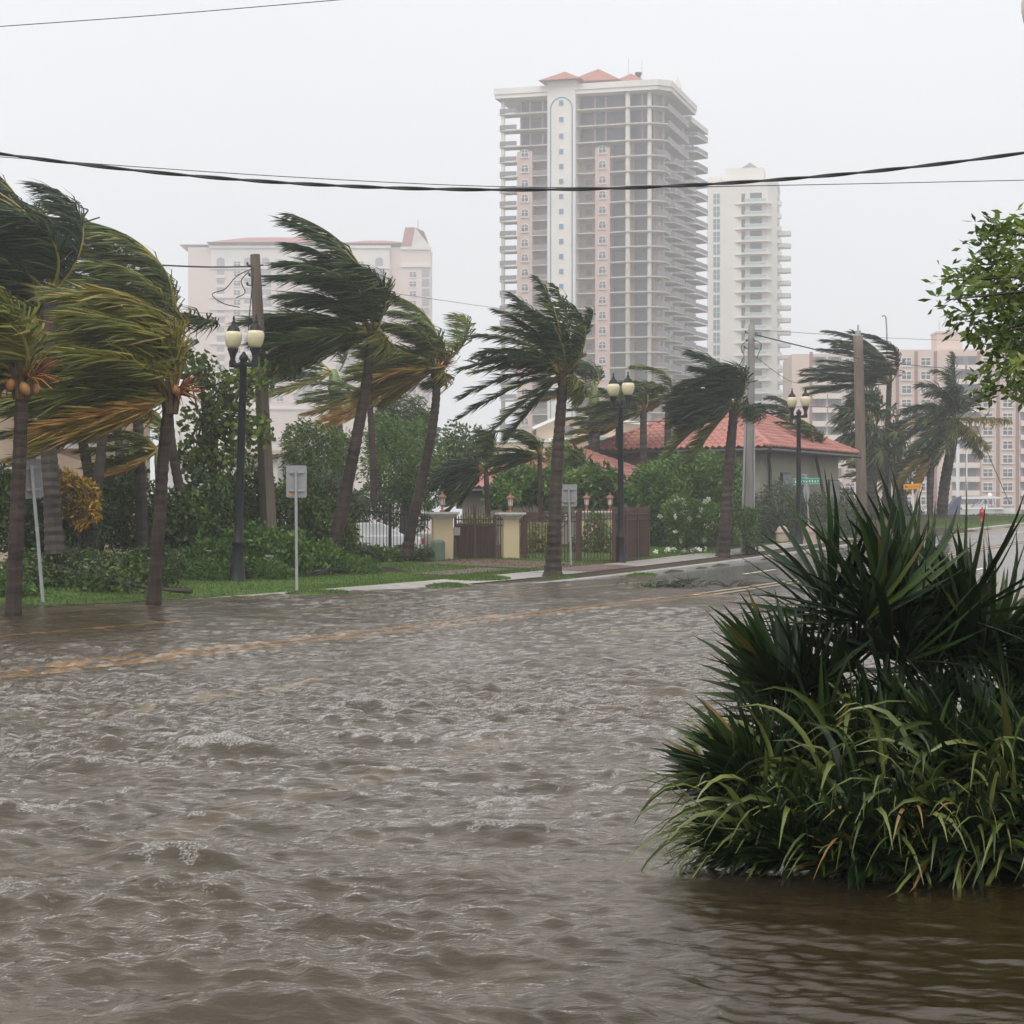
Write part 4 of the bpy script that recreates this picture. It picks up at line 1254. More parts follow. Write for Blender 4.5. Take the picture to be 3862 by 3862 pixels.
# the two coconut palms standing in the water
palm('coconut palm rising from the flood with orange coconuts, beside a leaning sign post', path(34.6, (24, 1172), (33, 960), (38, 830), (42, 705)), 0.125, 0.105, 20, 2.6, 1.6, 11,
     tint=0.58, old=0.25, nleaf=95, leaflen=0.75, lw=0.042, coconuts=4, husk=3, group=GP, flare=1.15, sweep=0.95, grav=0.30,
     extra=[(40, 78, 2.40, 2.6, 0.1, 0.55), (20, 70, 2.56, 2.2, 0.1, 0.45), (-30, 60, 2.40, 2.6, 0.1, 0.62), (160, 5, 2.56, 1.2, 0.5, 0.3), (170, -12, 2.40, 1.2, 0.4, 0.45)])
palm('coconut palm in the flood with long golden green fronds swept over, ringed brown trunk', path(39.5, (289, 1150), (302, 960), (310, 840), (322, 738)), 0.125, 0.10, 18, 2.8, 1.5, 12,
     tint=0.60, old=0.2, nleaf=105, leaflen=0.85, lw=0.042, coconuts=2, husk=3, group=GP, flare=1.2, sweep=1.0, grav=0.28, boots=True,
     extra=[(25, 82, 3.36, 1.7, 0.0, 0.60), (-20, 75, 3.20, 1.9, 0.05, 0.64), (30, 62, 2.72, 2.3, 0.1, 0.68), (-40, 50, 2.56, 2.2, 0.15, 0.70), (175, 25, 2.72, 1.2, 0.2, 0.60), (185, 2, 2.88, 1.2, 0.25, 0.56), (165, -14, 2.72, 1.1, 0.3, 0.40)])
# taller palms behind them
palm('tall dark palm with thick trunk and blue green fronds, above the left house', path(46, (104, 1045), (95, 900), (88, 760), (92, 545)), 0.20, 0.15, 20, 3.1, 1.4, 13,
     tint=0.16, old=0.05, nleaf=95, leaflen=0.85, lw=0.045, group=GP, flare=1.2, sweep=1.3, bark='grey_bark', boots=False,
     extra=[(20, 80, 4.24, 1.6, 0.0, 0.15), (-30, 72, 4.24, 2.0, 0.1, 0.2), (60, 85, 4.47, 1.4, 0.0, 0.2), (-10, 60, 2.58, 2.6, 0.2, 0.12)])
palm('leaning palm with brown coconuts, behind the twin globe lamp beside the wooden pole', path(54, (358, 1040), (340, 930), (320, 800), (322, 610)), 0.14, 0.10, 20, 2.9, 1.35, 14,
     tint=0.48, old=0.2, nleaf=85, leaflen=0.8, lw=0.045, coconuts=8, husk=1, group=GP, flare=1.2, sweep=1.3, boots=False,
     extra=[(10, 60, 2.24, 2.0, 0.1, 0.45), (0, 40, 1.44, 3.2, 0.2, 0.6), (-20, 72, 3.69, 1.5, 0.1, 0.42), (15, 80, 3.69, 1.2, 0.0, 0.4), (5, 12, 1.20, 0.2, 0.2, 0.36)])
palm('royal palm with a pale green crownshaft in the shrub bed', path(50, (168, 1045), (178, 960), (190, 860), (196, 790)), 0.17, 0.09, 9, 2.2, 1.6, 15,
     tint=0.30, old=0.1, nleaf=55, leaflen=0.55, lw=0.04, shaft=0.9, group=GP, flare=1.3, bark='grey_bark', boots=False, name='royal_palm')
palm('dark straight palm trunk standing right behind the clipped hedge', path(52, (268, 1035), (266, 940), (262, 830), (258, 735)), 0.15, 0.12, 9, 2.4, 1.5, 16,
     tint=0.28, old=0.1, nleaf=55, leaflen=0.6, group=GP, flare=1.1, bark='grey_bark', boots=False)
palm('bent palm trunk in front of the white framed window', path(53, (176, 1000), (172, 930), (163, 870), (152, 815)), 0.15, 0.12, 8, 2.2, 1.4, 17,
     tint=0.28, old=0.15, nleaf=50, leaflen=0.55, group=GP, flare=1.0, boots=False)
palm('small low palm with yellowish fronds among the trunks behind the hedge', path(51, (300, 1035), (298, 960), (296, 880)), 0.06, 0.05, 9, 2.0, 1.5, 18,
     tint=0.48, old=0.2, nleaf=50, leaflen=0.5, group=GP, flare=1.0, bark='grey_bark', boots=False, shaft=0.5, el_range=(-30, 60))
palm('slim palm with streaming yellow-green crown behind the golden flooded palm', path(60, (236, 1030), (226, 860), (214, 700), (222, 560)), 0.13, 0.10, 18, 3.0, 1.3, 19,
     tint=0.46, old=0.2, nleaf=80, leaflen=0.8, lw=0.05, group=GP, flare=1.0, bark='grey_bark', boots=False, extra=[(10, 82, 3.8, 1.1, 0.0, 0.45), (-20, 74, 3.6, 1.3, 0.0, 0.42)])
palm('high dark palm head above the leaning sign post', path(58, (62, 1030), (58, 860), (52, 700), (60, 520)), 0.15, 0.12, 18, 3.4, 1.2, 20,
     tint=0.2, old=0.05, nleaf=80, leaflen=0.85, lw=0.05, group=GP, flare=1.0, bark='grey_bark', boots=False, extra=[(10, 82, 4.4, 0.9, 0.0, 0.2), (-20, 76, 4.2, 1.1, 0.0, 0.16)])
# middle palms
palm('tall coconut palm with green coconuts leaning over the lawn, next to the wooden pole', path(58.5, (617, 1092), (640, 985), (668, 850), (690, 730), (703, 622)), 0.20, 0.125, 26, 3.3, 1.25, 21,
     tint=0.32, old=0.15, nleaf=95, leaflen=0.82, lw=0.05, coconuts=4, nutmat='coconut_green', group=GP, flare=1.35, sweep=1.15,
     extra=[(0, 84, 4.30, 1.0, 0.0, 0.24), (-40, 80, 4.30, 1.2, 0.0, 0.26), (40, 76, 3.89, 1.5, 0.0, 0.28), (20, 68, 3.28, 1.9, 0.05, 0.3), (175, 8, 3.12, 0.6, 0.25, 0.22), (165, -2, 2.72, 0.6, 0.35, 0.3), (195, -16, 2.40, 0.4, 0.5, 0.5), (0, -10, 1.20, 2.6, 0.4, 0.62)])
palm('slender coconut palm with yellow brown lower fronds, beside the gate pillar', path(66, (767, 1048), (783, 960), (808, 850), (822, 760), (824, 690)), 0.17, 0.115, 20, 2.6, 1.3, 22,
     tint=0.44, old=0.35, nleaf=80, leaflen=0.75, lw=0.05, coconuts=4, husk=2, group=GP, flare=1.3, sweep=1.1,
     extra=[(10, 60, 2.24, 2.2, 0.1, 0.46), (-10, 30, 1.92, 3.0, 0.0, 0.52), (200, -30, 2.24, 0.7, 0.3, 0.78), (170, -20, 2.40, 0.9, 0.3, 0.75), (180, -45, 2.08, 0.6, 0.3, 0.72), (10, -25, 0.96, 2.0, 0.2, 0.7), (25, 75, 3.07, 1.1, 0.0, 0.42)])
palm('thin palm trunk behind the leaning coconut palm', path(78, (706, 950), (703, 850), (697, 745)), 0.14, 0.11, 9, 2.6, 1.3, 23, tint=0.45, old=0.5, nleaf=55, leaflen=0.6, lw=0.05, group=GP, flare=1.0, boots=False, el_range=(-40, 50))
palm('thin grey palm trunk next to another thin trunk, far behind the fence', path(84, (714, 920), (716, 830), (722, 750)), 0.13, 0.11, 8, 2.4, 1.3, 24, tint=0.5, old=0.5, nleaf=50, leaflen=0.6, lw=0.05, group=GP, flare=1.0, boots=False, el_range=(-40, 50), bark='grey_bark')
palm('royal palm with grey trunk and green shaft in front of the hazy pink block', path(92, (636, 900), (634, 800), (632, 740)), 0.30, 0.26, 8, 3.6, 1.6, 25, tint=0.36, old=0.2, nleaf=60, leaflen=0.75, lw=0.06, shaft=1.0, group=GP, flare=1.0, bark='grey_bark', boots=False, name='royal_palm', el_range=(-30, 55))
# the palm on the grass mound
palm('coconut palm with separate ragged fronds, standing on a grass mound by the sidewalk', path(60.5, (1043, 1092), (1047, 960), (1054, 830), (1064, 700)), 0.21, 0.13, 10, 2.6, 0.9, 31,
     tint=0.30, old=0.1, nleaf=64, leaflen=0.55, lw=0.05, group=GP, flare=1.5, sweep=0.75, husk=0, grav=0.3, el_range=(25, 85),
     extra=[(175, 40, 2.7, 0.35, 0.55, 0.24), (190, 18, 3.0, 0.2, 0.35, 0.28), (170, 2, 3.1, 0.15, 0.35, 0.30), (185, -14, 3.3, 0.15, 0.3, 0.27), (200, -35, 3.2, 0.1, 0.2, 0.30), (185, -48, 2.6, 0.1, 0.2, 0.27),
            (95, 84, 2.9, 0.3, 0.0, 0.24), (30, 76, 2.6, 0.35, 0.1, 0.26), (0, 52, 1.9, 0.25, 0.0, 0.22), (120, 70, 2.9, 0.5, 0.0, 0.22), (10, -10, 1.2, 0.8, 0.9, 0.55), (0, 30, 1.0, 1.8, 0.8, 0.5), (150, 65, 2.8, 0.6, 0.1, 0.2)])
palm('young palm with thin trunk beside the coconut palm on the mound', path(74, (1020, 985), (1019, 910), (1018, 855)), 0.085, 0.07, 10, 1.7, 1.3, 32, tint=0.26, old=0.1, nleaf=45, leaflen=0.5, lw=0.05, group=GP, flare=1.0, boots=False)
palm('royal palm with grey trunk between the tiled roofs', path(95, (1121, 905), (1121, 830), (1121, 790)), 0.26, 0.24, 9, 2.6, 1.8, 33, tint=0.24, old=0.1, nleaf=55, leaflen=0.7, lw=0.06, shaft=1.7, group=GP, flare=1.0, bark='grey_bark', boots=False, name='royal_palm')
for i, (px, py, cx, cy, lab) in enumerate([(1214, 900, 1214, 770, 'bushy palm over the tiled roof, nearest the lower roof'), (1258, 890, 1262, 745, 'bushy palm over the tiled roof, its trunk against the eaves'), (1165, 930, 1168, 800, 'dusky palm by the roof gutter with fronds streaming')]):
    palm(lab, path(92 + 2*i, (px, py), ((px+cx)/2, (py+cy)/2), (cx, cy)), 0.16, 0.14, 11, 2.4, 1.7, 40 + i, tint=0.34 + 0.05*i, old=0.15, nleaf=55, leaflen=0.65, lw=0.06, group=GP, flare=1.0, bark='grey_bark', boots=False, el_range=(-35, 70))
palm('coconut palm on the grass strip in front of the tiled roof house', path(77, (1363, 1068), (1370, 960), (1378, 850), (1386, 762)), 0.23, 0.15, 24, 2.3, 1.5, 51,
     tint=0.20, old=0.12, nleaf=80, leaflen=0.78, lw=0.06, group=GP, flare=1.5, sweep=1.1, grav=0.7,
     extra=[(0, 75, 2.8, 1.4, 0.0, 0.2), (30, 60, 2.4, 2.0, 0.0, 0.22), (190, -25, 3.0, 0.4, 0.6, 0.55), (200, -45, 2.6, 0.3, 0.6, 0.5), (10, 0, 1.6, 1.2, 0.3, 0.3)])
palm('dark shaggy young palm drooping behind the gate', path(80, (921, 990), (919, 930), (916, 880)), 0.10, 0.09, 12, 2.0, 0.9, 52, tint=0.16, old=0.05, nleaf=55, leaflen=0.75, lw=0.06, group=GP, flare=1.0, boots=False, sweep=0.9, grav=1.2, el_range=(-40, 60))
# right-hand palms
palm('storm-bent dark palm with fronds flattened downwind, above the fan palm', path(113, (1668, 1010), (1672, 880), (1678, 720)), 0.17, 0.14, 11, 4.4, 1.9, 61, tint=0.12, old=0.05, nleaf=75, leaflen=0.8, lw=0.07, group=GP, flare=1.1, bark='grey_bark', boots=False, sweep=1.4, grav=0.12, el_range=(0, 85),
     extra=[(10, 84, 4.8, 1.7, 0.0, 0.1), (180, 10, 4.6, 0.6, 0.2, 0.1), (180, 25, 4.6, 0.8, 0.25, 0.12), (170, -2, 4.2, 0.6, 0.25, 0.14)])
palm('palm with orange dead fronds and a spear of new leaves, by the yachts', path(112, (1774, 1000), (1783, 910), (1796, 840), (1802, 790)), 0.30, 0.24, 20, 3.6, 0.55, 62, tint=0.24, old=0.35, nleaf=70, leaflen=0.8, lw=0.07, group=GP, flare=1.2, bark='grey_bark', boots=False, sweep=0.5, grav=0.8, el_range=(-55, 88),
     extra=[(90, 88, 3.4, 0.0, 0.0, 0.2), (10, 5, 3.0, -0.3, 0.1, 0.75), (5, -35, 2.4, -0.3, 0.3, 0.7), (0, -50, 2.4, -0.2, 0.3, 0.45), (200, 10, 3.2, 0.4, 0.5, 0.7)])
palm('small wilted palm with bare knobbly trunk, beside the orange sign', path(111, (1755, 1000), (1755, 920), (1757, 860)), 0.16, 0.20, 8, 2.2, 0.9, 63, tint=0.42, old=0.6, nleaf=45, leaflen=0.6, lw=0.07, group=GP, flare=1.0, bark='grey_bark', boots=False, grav=1.1, el_range=(-60, 40))
palm('low feathery palm behind the orange sign', path(116, (1690, 1000), (1690, 930), (1694, 870)), 0.17, 0.15, 11, 2.8, 1.4, 64, tint=0.42, old=0.25, nleaf=50, leaflen=0.65, lw=0.07, group=GP, flare=1.0, bark='grey_bark', boots=False, el_range=(-35, 60))
palm('slanting thin palm trunk against the olive house wall', path(98, (1562, 970), (1545, 890), (1532, 830)), 0.08, 0.06, 8, 1.9, 1.5, 65, tint=0.36, old=0.3, nleaf=40, leaflen=0.5, lw=0.06, group=GP, flare=1.0, bark='grey_bark', boots=False)
palm('upright thin palm trunk against the olive house wall', path(99, (1541, 965), (1544, 900), (1546, 840)), 0.07, 0.06, 7, 1.7, 1.2, 66, tint=0.32, old=0.3, nleaf=40, leaflen=0.5, lw=0.06, group=GP, flare=1.0, bark='grey_bark', boots=False)
palm('green palm head peeping over the tiled roof ridge', path(104, (1488, 940), (1490, 860), (1493, 785)), 0.12, 0.10, 7, 2.0, 1.6, 67, tint=0.26, old=0.05, nleaf=45, leaflen=0.6, lw=0.06, group=GP, flare=1.0, bark='grey_bark', boots=False)

def fan_palm(label, base_path, seed=3, nfan=42):
    """fan palm: trunk with a hanging skirt and round fan leaves"""
    rng = np.random.default_rng(seed)
    base = np.asarray(base_path[0]); root = empty('fan_palm', base)
    tag(root, label, 'palm tree', GP)
    rel = [np.asarray(p) - base for p in base_path]; top = rel[-1]
    link('trunk', trunk_mesh(rel, 0.34, 0.30, M['grey_bark'], 1.2, seed=seed), root)
    for i in range(nfan):
        g = i/(nfan-1)
        az = i*2.39996 + rng.normal(0, .3); el = math.radians(80 - 150*g + rng.normal(0, 8))
        d = V(math.cos(az)*math.cos(el), math.sin(az)*math.cos(el), math.sin(el))
        d = nrm(d + WIND*0.35)
        hub = d*rng.uniform(1.0, 1.5) + V(0, 0, -0.25*g)
        mb = MB(); mb.mi = 1
        mb.tube([V(0, 0, 0), hub*0.55 + V(0, 0, 0.05), hub], [0.03, 0.025, 0.018], 4)
        mb.mi = 0
        a = nrm(np.cross(d, V(0, 0, 1))); b = np.cross(a, d)
        tt = float(np.clip(0.30 + rng.normal(0, 0.07) + (0.22 if g > 0.8 else 0), 0, 1))
        for j in range(22):
            th = math.radians(-120 + 240*j/21)
            dd = nrm(d*math.cos(th) + a*math.sin(th) + WIND*0.35 + V(0, 0, -0.25) + rng.normal(0, .08, 3))
            ln = rng.uniform(0.8, 1.15)
            wv = nrm(np.cross(dd, b + rng.normal(0, .3, 3)))*0.05
            e = hub + dd*ln*0.6; tip = hub + dd*ln*0.9 + V(0, 0, -0.28*ln) + WIND*0.15
            mb.tint = float(np.clip(tt + rng.normal(0, .05), 0, 1))
            mb.add([hub - wv*0.3, hub + wv*0.3, e + wv, e - wv, tip], [(0, 1, 2, 3), (3, 2, 4)])
        mb.build('fan_leaf', [M['palm_leaf'], M['rachis']], root, loc=top)
    return root
fan_palm('bushy fan palm with rounded crown and thick trunk, behind the slim concrete pole', path(110, (1648, 1010), (1642, 900), (1640, 800)), 3, 64)
fan_palm('lower ragged fan palm crowding behind the thick trunk', path(119, (1706, 1000), (1700, 930), (1690, 850)), 8, 34)
# ------------------------------------------------------------------ shrubs, hedges, trees
GS = 'garden shrubs along the street'
bush('clipped dark hedge beside the two flooded palms', [B(150, 1078, 46.5, 120, 42, 60), B(290, 1070, 47, 60, 40, 50), B(60, 1085, 46, 60, 45, 50)], 9000, 0.085, None, 'leaf', 71, 0.32, 0.16, 0.3, 'hedge', 'hedge', branches=20, shell=0.35)
bush('dark leafy shrub mass in front of the beige house', [B(40, 980, 50, 90, 70), B(150, 990, 51, 70, 60), B(10, 930, 50, 40, 50), B(100, 1010, 50, 90, 50)], 6500, 0.15, None, 'leaf', 72, 0.30, 0.2, 0.5, group=GS)
bush('croton shrub with yellow and orange leaves', [B(140, 940, 49.5, 45, 40), B(110, 915, 49.5, 26, 26), B(160, 968, 49.3, 30, 24)], 1700, 0.17, 0.06, 'leaf_croton', 73, 0.62, 0.4, 0.3, group=GS)
bush('tangled green shrubs behind the leaning trunk', [B(250, 970, 53, 80, 70), B(340, 985, 54, 60, 60), B(390, 960, 55, 55, 70), B(230, 900, 54, 50, 40)], 7000, 0.15, None, 'leaf', 74, 0.38, 0.2, 0.5, group=GS)
bush('bright leafy shrub at the foot of the twin globe lamp and the wooden pole', [B(400, 1060, 52.5, 60, 42), B(470, 1045, 54, 60, 55), B(540, 1050, 55, 55, 48), B(600, 1060, 57, 55, 38)], 7500, 0.15, None, 'leaf_bright', 75, 0.36, 0.22, 0.4, group=GS)
bush('bamboo-like ferny clump along the grass edge', [B(390, 1085, 51.5, 45, 26), B(500, 1080, 53, 50, 24), B(640, 1072, 57.6, 50, 26), B(690, 1075, 58.2, 26, 22)], 3800, 0.17, 0.035, 'leaf_bright', 76, 0.42, 0.2, 0.4, group=GS)
bush('dense green shrubs behind the square sign back', [B(540, 985, 60, 60, 60), B(480, 950, 59, 45, 70), B(610, 990, 61, 50, 50), B(570, 930, 62, 40, 40)], 7500, 0.15, None, 'leaf', 77, 0.42, 0.22, 0.5, group=GS)
bush('pale grey green shrub beside the leaning coconut palm', [B(625, 930, 63, 38, 40), B(665, 955, 63, 28, 26)], 1800, 0.16, 0.06, 'leaf_grey', 78, 0.72, 0.25, 0.5, group=GS)
bush('round bushy tree in front of the hazy pink block', [B(600, 862, 72, 66, 62), B(570, 835, 72, 36, 40), B(640, 850, 73, 36, 40), B(600, 905, 72, 60, 40)], 6500, 0.16, 0.05, 'leaf', 79, 0.50, 0.22, 0.7, 'tree', 'tree', trunk=[at(600, 1010, 72), at(602, 950, 72), at(600, 880, 72)], br=0.05)
bush('wide green tree behind the slender coconut palm', [B(760, 880, 82, 80, 60), B(730, 830, 82, 40, 50), B(800, 910, 82, 60, 50), B(780, 830, 84, 40, 40)], 7500, 0.18, 0.06, 'leaf_bright', 80, 0.38, 0.22, 0.8, 'tree', 'tree', trunk=[at(762, 1010, 82), at(764, 950, 82), at(760, 890, 82)], br=0.05)
bush('dusky windblown conifer behind the gate palms', [B(765, 785, 100, 50, 42), B(790, 820, 100, 40, 44), B(735, 800, 100, 26, 36)], 3600, 0.3, 0.06, 'leaf', 81, 0.30, 0.2, 1.2, 'tree', 'tree', trunk=[at(770, 960, 100), at(770, 880, 100), at(768, 810, 100)], br=0.06)
bush('open rubbery tree in front of the long beige wall', [B(868, 838, 96, 52, 40), B(900, 860, 96, 40, 34), B(840, 870, 96, 40, 38)], 1500, 0.26, 0.12, 'leaf', 82, 0.46, 0.2, 0.4, 'tree', 'tree', trunk=[at(868, 960, 96), at(869, 910, 96), at(868, 860, 96)], br=0.045, branches=24, shell=0.6)
bush('shrubs in front of the white car', [B(700, 1048, 68.5, 55, 20), B(755, 1054, 68.8, 40, 16), B(652, 1015, 67, 24, 40), B(792, 1052, 68.8, 26, 20)], 3600, 0.14, None, 'leaf', 83, 0.44, 0.22, 0.4, group=GS)
bush('leafy shrub rising behind the iron railings', [B(705, 945, 85, 34, 34), B(745, 955, 85, 40, 38), B(790, 960, 85, 26, 44), B(670, 965, 85, 30, 36)], 2800, 0.16, None, 'leaf_bright', 84, 0.42, 0.22, 0.4, group=GS, flowers=3)
bush('garden greenery with yellow-green leaves behind the gate', [B(985, 915, 84, 50, 34), B(1040, 920, 84, 60, 34), B(950, 935, 83, 34, 26), B(1110, 925, 84, 40, 36)], 5200, 0.22, 0.10, 'leaf_bright', 85, 0.40, 0.3, 0.4, group=GS)
bush('dark banana-like shrub by the lower tiled roof', [B(1080, 890, 88, 34, 44), B(1155, 920, 84, 36, 32), B(1125, 905, 86, 30, 26)], 1600, 0.45, 0.14, 'leaf', 86, 0.42, 0.22, 0.8, group=GS)
bush('feathery green shrub under the eaves', [B(1000, 890, 90, 44, 34), B(960, 890, 90, 30, 34), B(1060, 870, 90, 30, 40)], 3000, 0.2, 0.05, 'leaf', 87, 0.46, 0.2, 0.9, group=GS)
bush('spreading bright green tree beside the concrete pole', [B(1290, 905, 84, 90, 50), B(1240, 930, 83, 60, 50), B(1350, 900, 85, 60, 48), B(1300, 975, 84, 80, 50), B(1225, 990, 83, 40, 40), B(1370, 960, 84, 40, 60)], 14000, 0.20, 0.08, 'leaf_bright', 88, 0.34, 0.28, 0.9, 'tree', 'tree', trunk=[at(1300, 1050, 84), at(1302, 1000, 84), at(1298, 930, 84)], br=0.06, branches=22)
bush('white flowering shrub beside the iron fence end', [B(1285, 965, 80, 36, 30), B(1335, 975, 80, 34, 28), B(1300, 1000, 80, 40, 30)], 2600, 0.15, 0.07, 'leaf_bright', 89, 0.5, 0.24, 0.4, group=GS, flowers=26, flower_size=0.12)
bush('low dark box hedge behind the palm on the grass strip', [B(1290, 1030, 83, 70, 22), B(1350, 1032, 84, 50, 22)], 3600, 0.10, None, 'leaf', 90, 0.28, 0.14, 0.2, 'hedge', 'hedge', shell=0.3)
bush('fallen branches with white blossoms lying on the lawn', [B(1270, 1048, 78, 46, 7, 25), B(1330, 1046, 79, 40, 7, 25)], 900, 0.15, 0.06, 'leaf_bright', 91, 0.5, 0.3, 0.2, 'fallen_branch', 'branch', flowers=14, flower_size=0.11)
bush('grey green casuarina mass along the olive house', [B(1480, 960, 92, 55, 50), B(1540, 975, 93, 50, 45), B(1440, 985, 91, 40, 45), B(1590, 985, 96, 50, 40), B(1510, 1000, 91, 60, 30)], 10000, 0.22, 0.045, 'leaf_grey', 92, 0.40, 0.25, 0.7, group=GS)
bush('clipped square hedge by the stone bollard', [B(1445, 1026, 87, 20, 14), B(1430, 1026, 87, 16, 14)], 1600, 0.10, None, 'leaf', 93, 0.30, 0.12, 0.2, 'hedge', 'hedge', shell=0.3)
bush('dim shrubs under the fan palms beyond the side street', [B(1600, 1000, 104, 40, 34), B(1680, 985, 118, 70, 40), B(1590, 950, 108, 26, 30)], 4600, 0.24, 0.08, 'leaf_grey', 94, 0.30, 0.2, 0.5, group=GS)
bush('vine wrapped round the concrete pole foot', [B(1418, 1000, 79.3, 14, 40), B(1408, 975, 79.2, 20, 18)], 900, 0.15, 0.06, 'leaf_bright', 95, 0.45, 0.2, 0.3, group=GS)
bush('variegated shrub inside the iron fence', [B(995, 1005, 77, 26, 34), B(1035, 1010, 77, 24, 30), B(1015, 1030, 77, 36, 20)], 1700, 0.14, 0.06, 'leaf_varieg', 96, 0.6, 0.35, 0.3, group=GS)
bush('upright leafy shrub inside the iron fence corner', [B(1125, 1005, 77.5, 24, 38), B(1145, 1020, 77.5, 20, 26), B(1095, 1030, 77.5, 20, 20)], 1500, 0.14, 0.06, 'leaf_bright', 97, 0.42, 0.25, 0.3, group=GS, flowers=6, flower_mat='petal_pink', flower_size=0.07)
bush('yellow-green shrub behind the iron gate', [B(900, 1010, 77, 38, 36)], 1400, 0.14, 0.06, 'leaf_varieg', 98, 0.55, 0.3, 0.3, group=GS)
bush('sea grape tree with dark crooked branches behind the twin globe lamp', [B(380, 700, 57, 40, 40), B(430, 740, 57, 50, 36), B(400, 790, 57, 60, 40), B(480, 710, 57, 40, 34), B(470, 810, 57, 50, 40), B(420, 870, 57, 60, 40), B(530, 690, 58, 40, 20), B(370, 860, 57, 40, 40)], 1700, 0.18, 0.14, 'leaf', 99, 0.60, 0.22, 0.3, 'tree', 'tree', trunk=[at(408, 1030, 57), at(404, 930, 57), at(398, 850, 57), at(385, 780, 57)], br=0.045, branches=46, shell=0.8)
bush('hedge running behind the garden railing', [B(460, 1000, 58, 40, 30), B(430, 940, 58, 50, 36)], 2600, 0.14, None, 'leaf', 100, 0.36, 0.2, 0.4, 'hedge', 'hedge')
bush('low green undergrowth at the water edge beside the leaning sign', [B(15, 1120, 41.5, 26, 34), B(50, 1128, 42, 40, 20)], 1300, 0.16, 0.04, 'leaf_bright', 101, 0.42, 0.2, 0.3, group=GS)

# broken branch lying by the hedge
def fallen_limb():
    rng = np.random.default_rng(4)
    base = at(230, 1118, 45); root = empty('fallen_limb', base)
    tag(root, 'broken tree limb with wilting leaves lying against the hedge', 'branch')
    mb = MB()
    main = [at(150, 1108, 44.6), at(205, 1098, 44.6), at(240, 1100, 44.4), at(275, 1108, 44.2), at(310, 1112, 44.0), at(362, 1116, 43.8)]
    mb.tube([p - base for p in smooth_path(main, 16)], [0.03 + 0.012*math.sin(i) + 0.018*(i/15) for i in range(16)], 6)
    twigs = []
    for k in range(16):
        a = main[k % 4] + rng.normal(0, 0.15, 3); e = a + V(rng.uniform(-1.0, 0.5), rng.normal(0, .3), rng.uniform(-0.1, 0.45))
        mb.tube([a - base, (a+e)/2 - base + V(0, 0, .08), e - base], [0.016, 0.012, 0.004], 4); twigs.append(e - base)
    mb.build('limb', M['branch'], root)
    pos = np.array(twigs)[rng.integers(0, 16, 900)] + rng.normal(0, 0.22, (900, 3))*V(1.4, .8, .7)
    pos[:, 2] = np.maximum(pos[:, 2], -0.2)
    v, q, tt = leaf_cloud(rng, pos, 0.14, 0.06, 0.45 + rng.normal(0, .15, 900), 0.4, 0.4)
    link('foliage', np_mesh('foliage', v, q, M['leaf'], tint=tt), root)
fallen_limb()

def floating_debris():
    rng = np.random.default_rng(9)
    base = at(1310, 1112, 51.5); base[2] = 0.02
    root = empty('driftwood', base); tag(root, 'dark branch with matted weed drifting on the flooded road', 'branch')
    mb = MB()
    for k in range(22):
        x0 = rng.uniform(-1.3, 1.4); a = V(x0, rng.normal(0, .15), 0.02); e = a + V(rng.uniform(-.5, .7), rng.normal(0, .2), rng.uniform(-.03, .22))
        mb.tube([a, (a+e)/2 + V(0, 0, .04), e], [0.028, 0.022, 0.006], 5)
    mb.build('limb', M['branch'], root)
    pos = V(-0.6, 0, 0.04) + rng.normal(0, 1, (500, 3))*V(0.4, 0.2, 0.05)
    v, q, tt = leaf_cloud(rng, pos, 0.12, 0.03, 0.4 + rng.normal(0, .2, 500), 0.6, 0.2)
    link('weed', np_mesh('weed', v, q, M['leaf_grey'], tint=tt), root)['kind'] = 'stuff'
floating_debris()

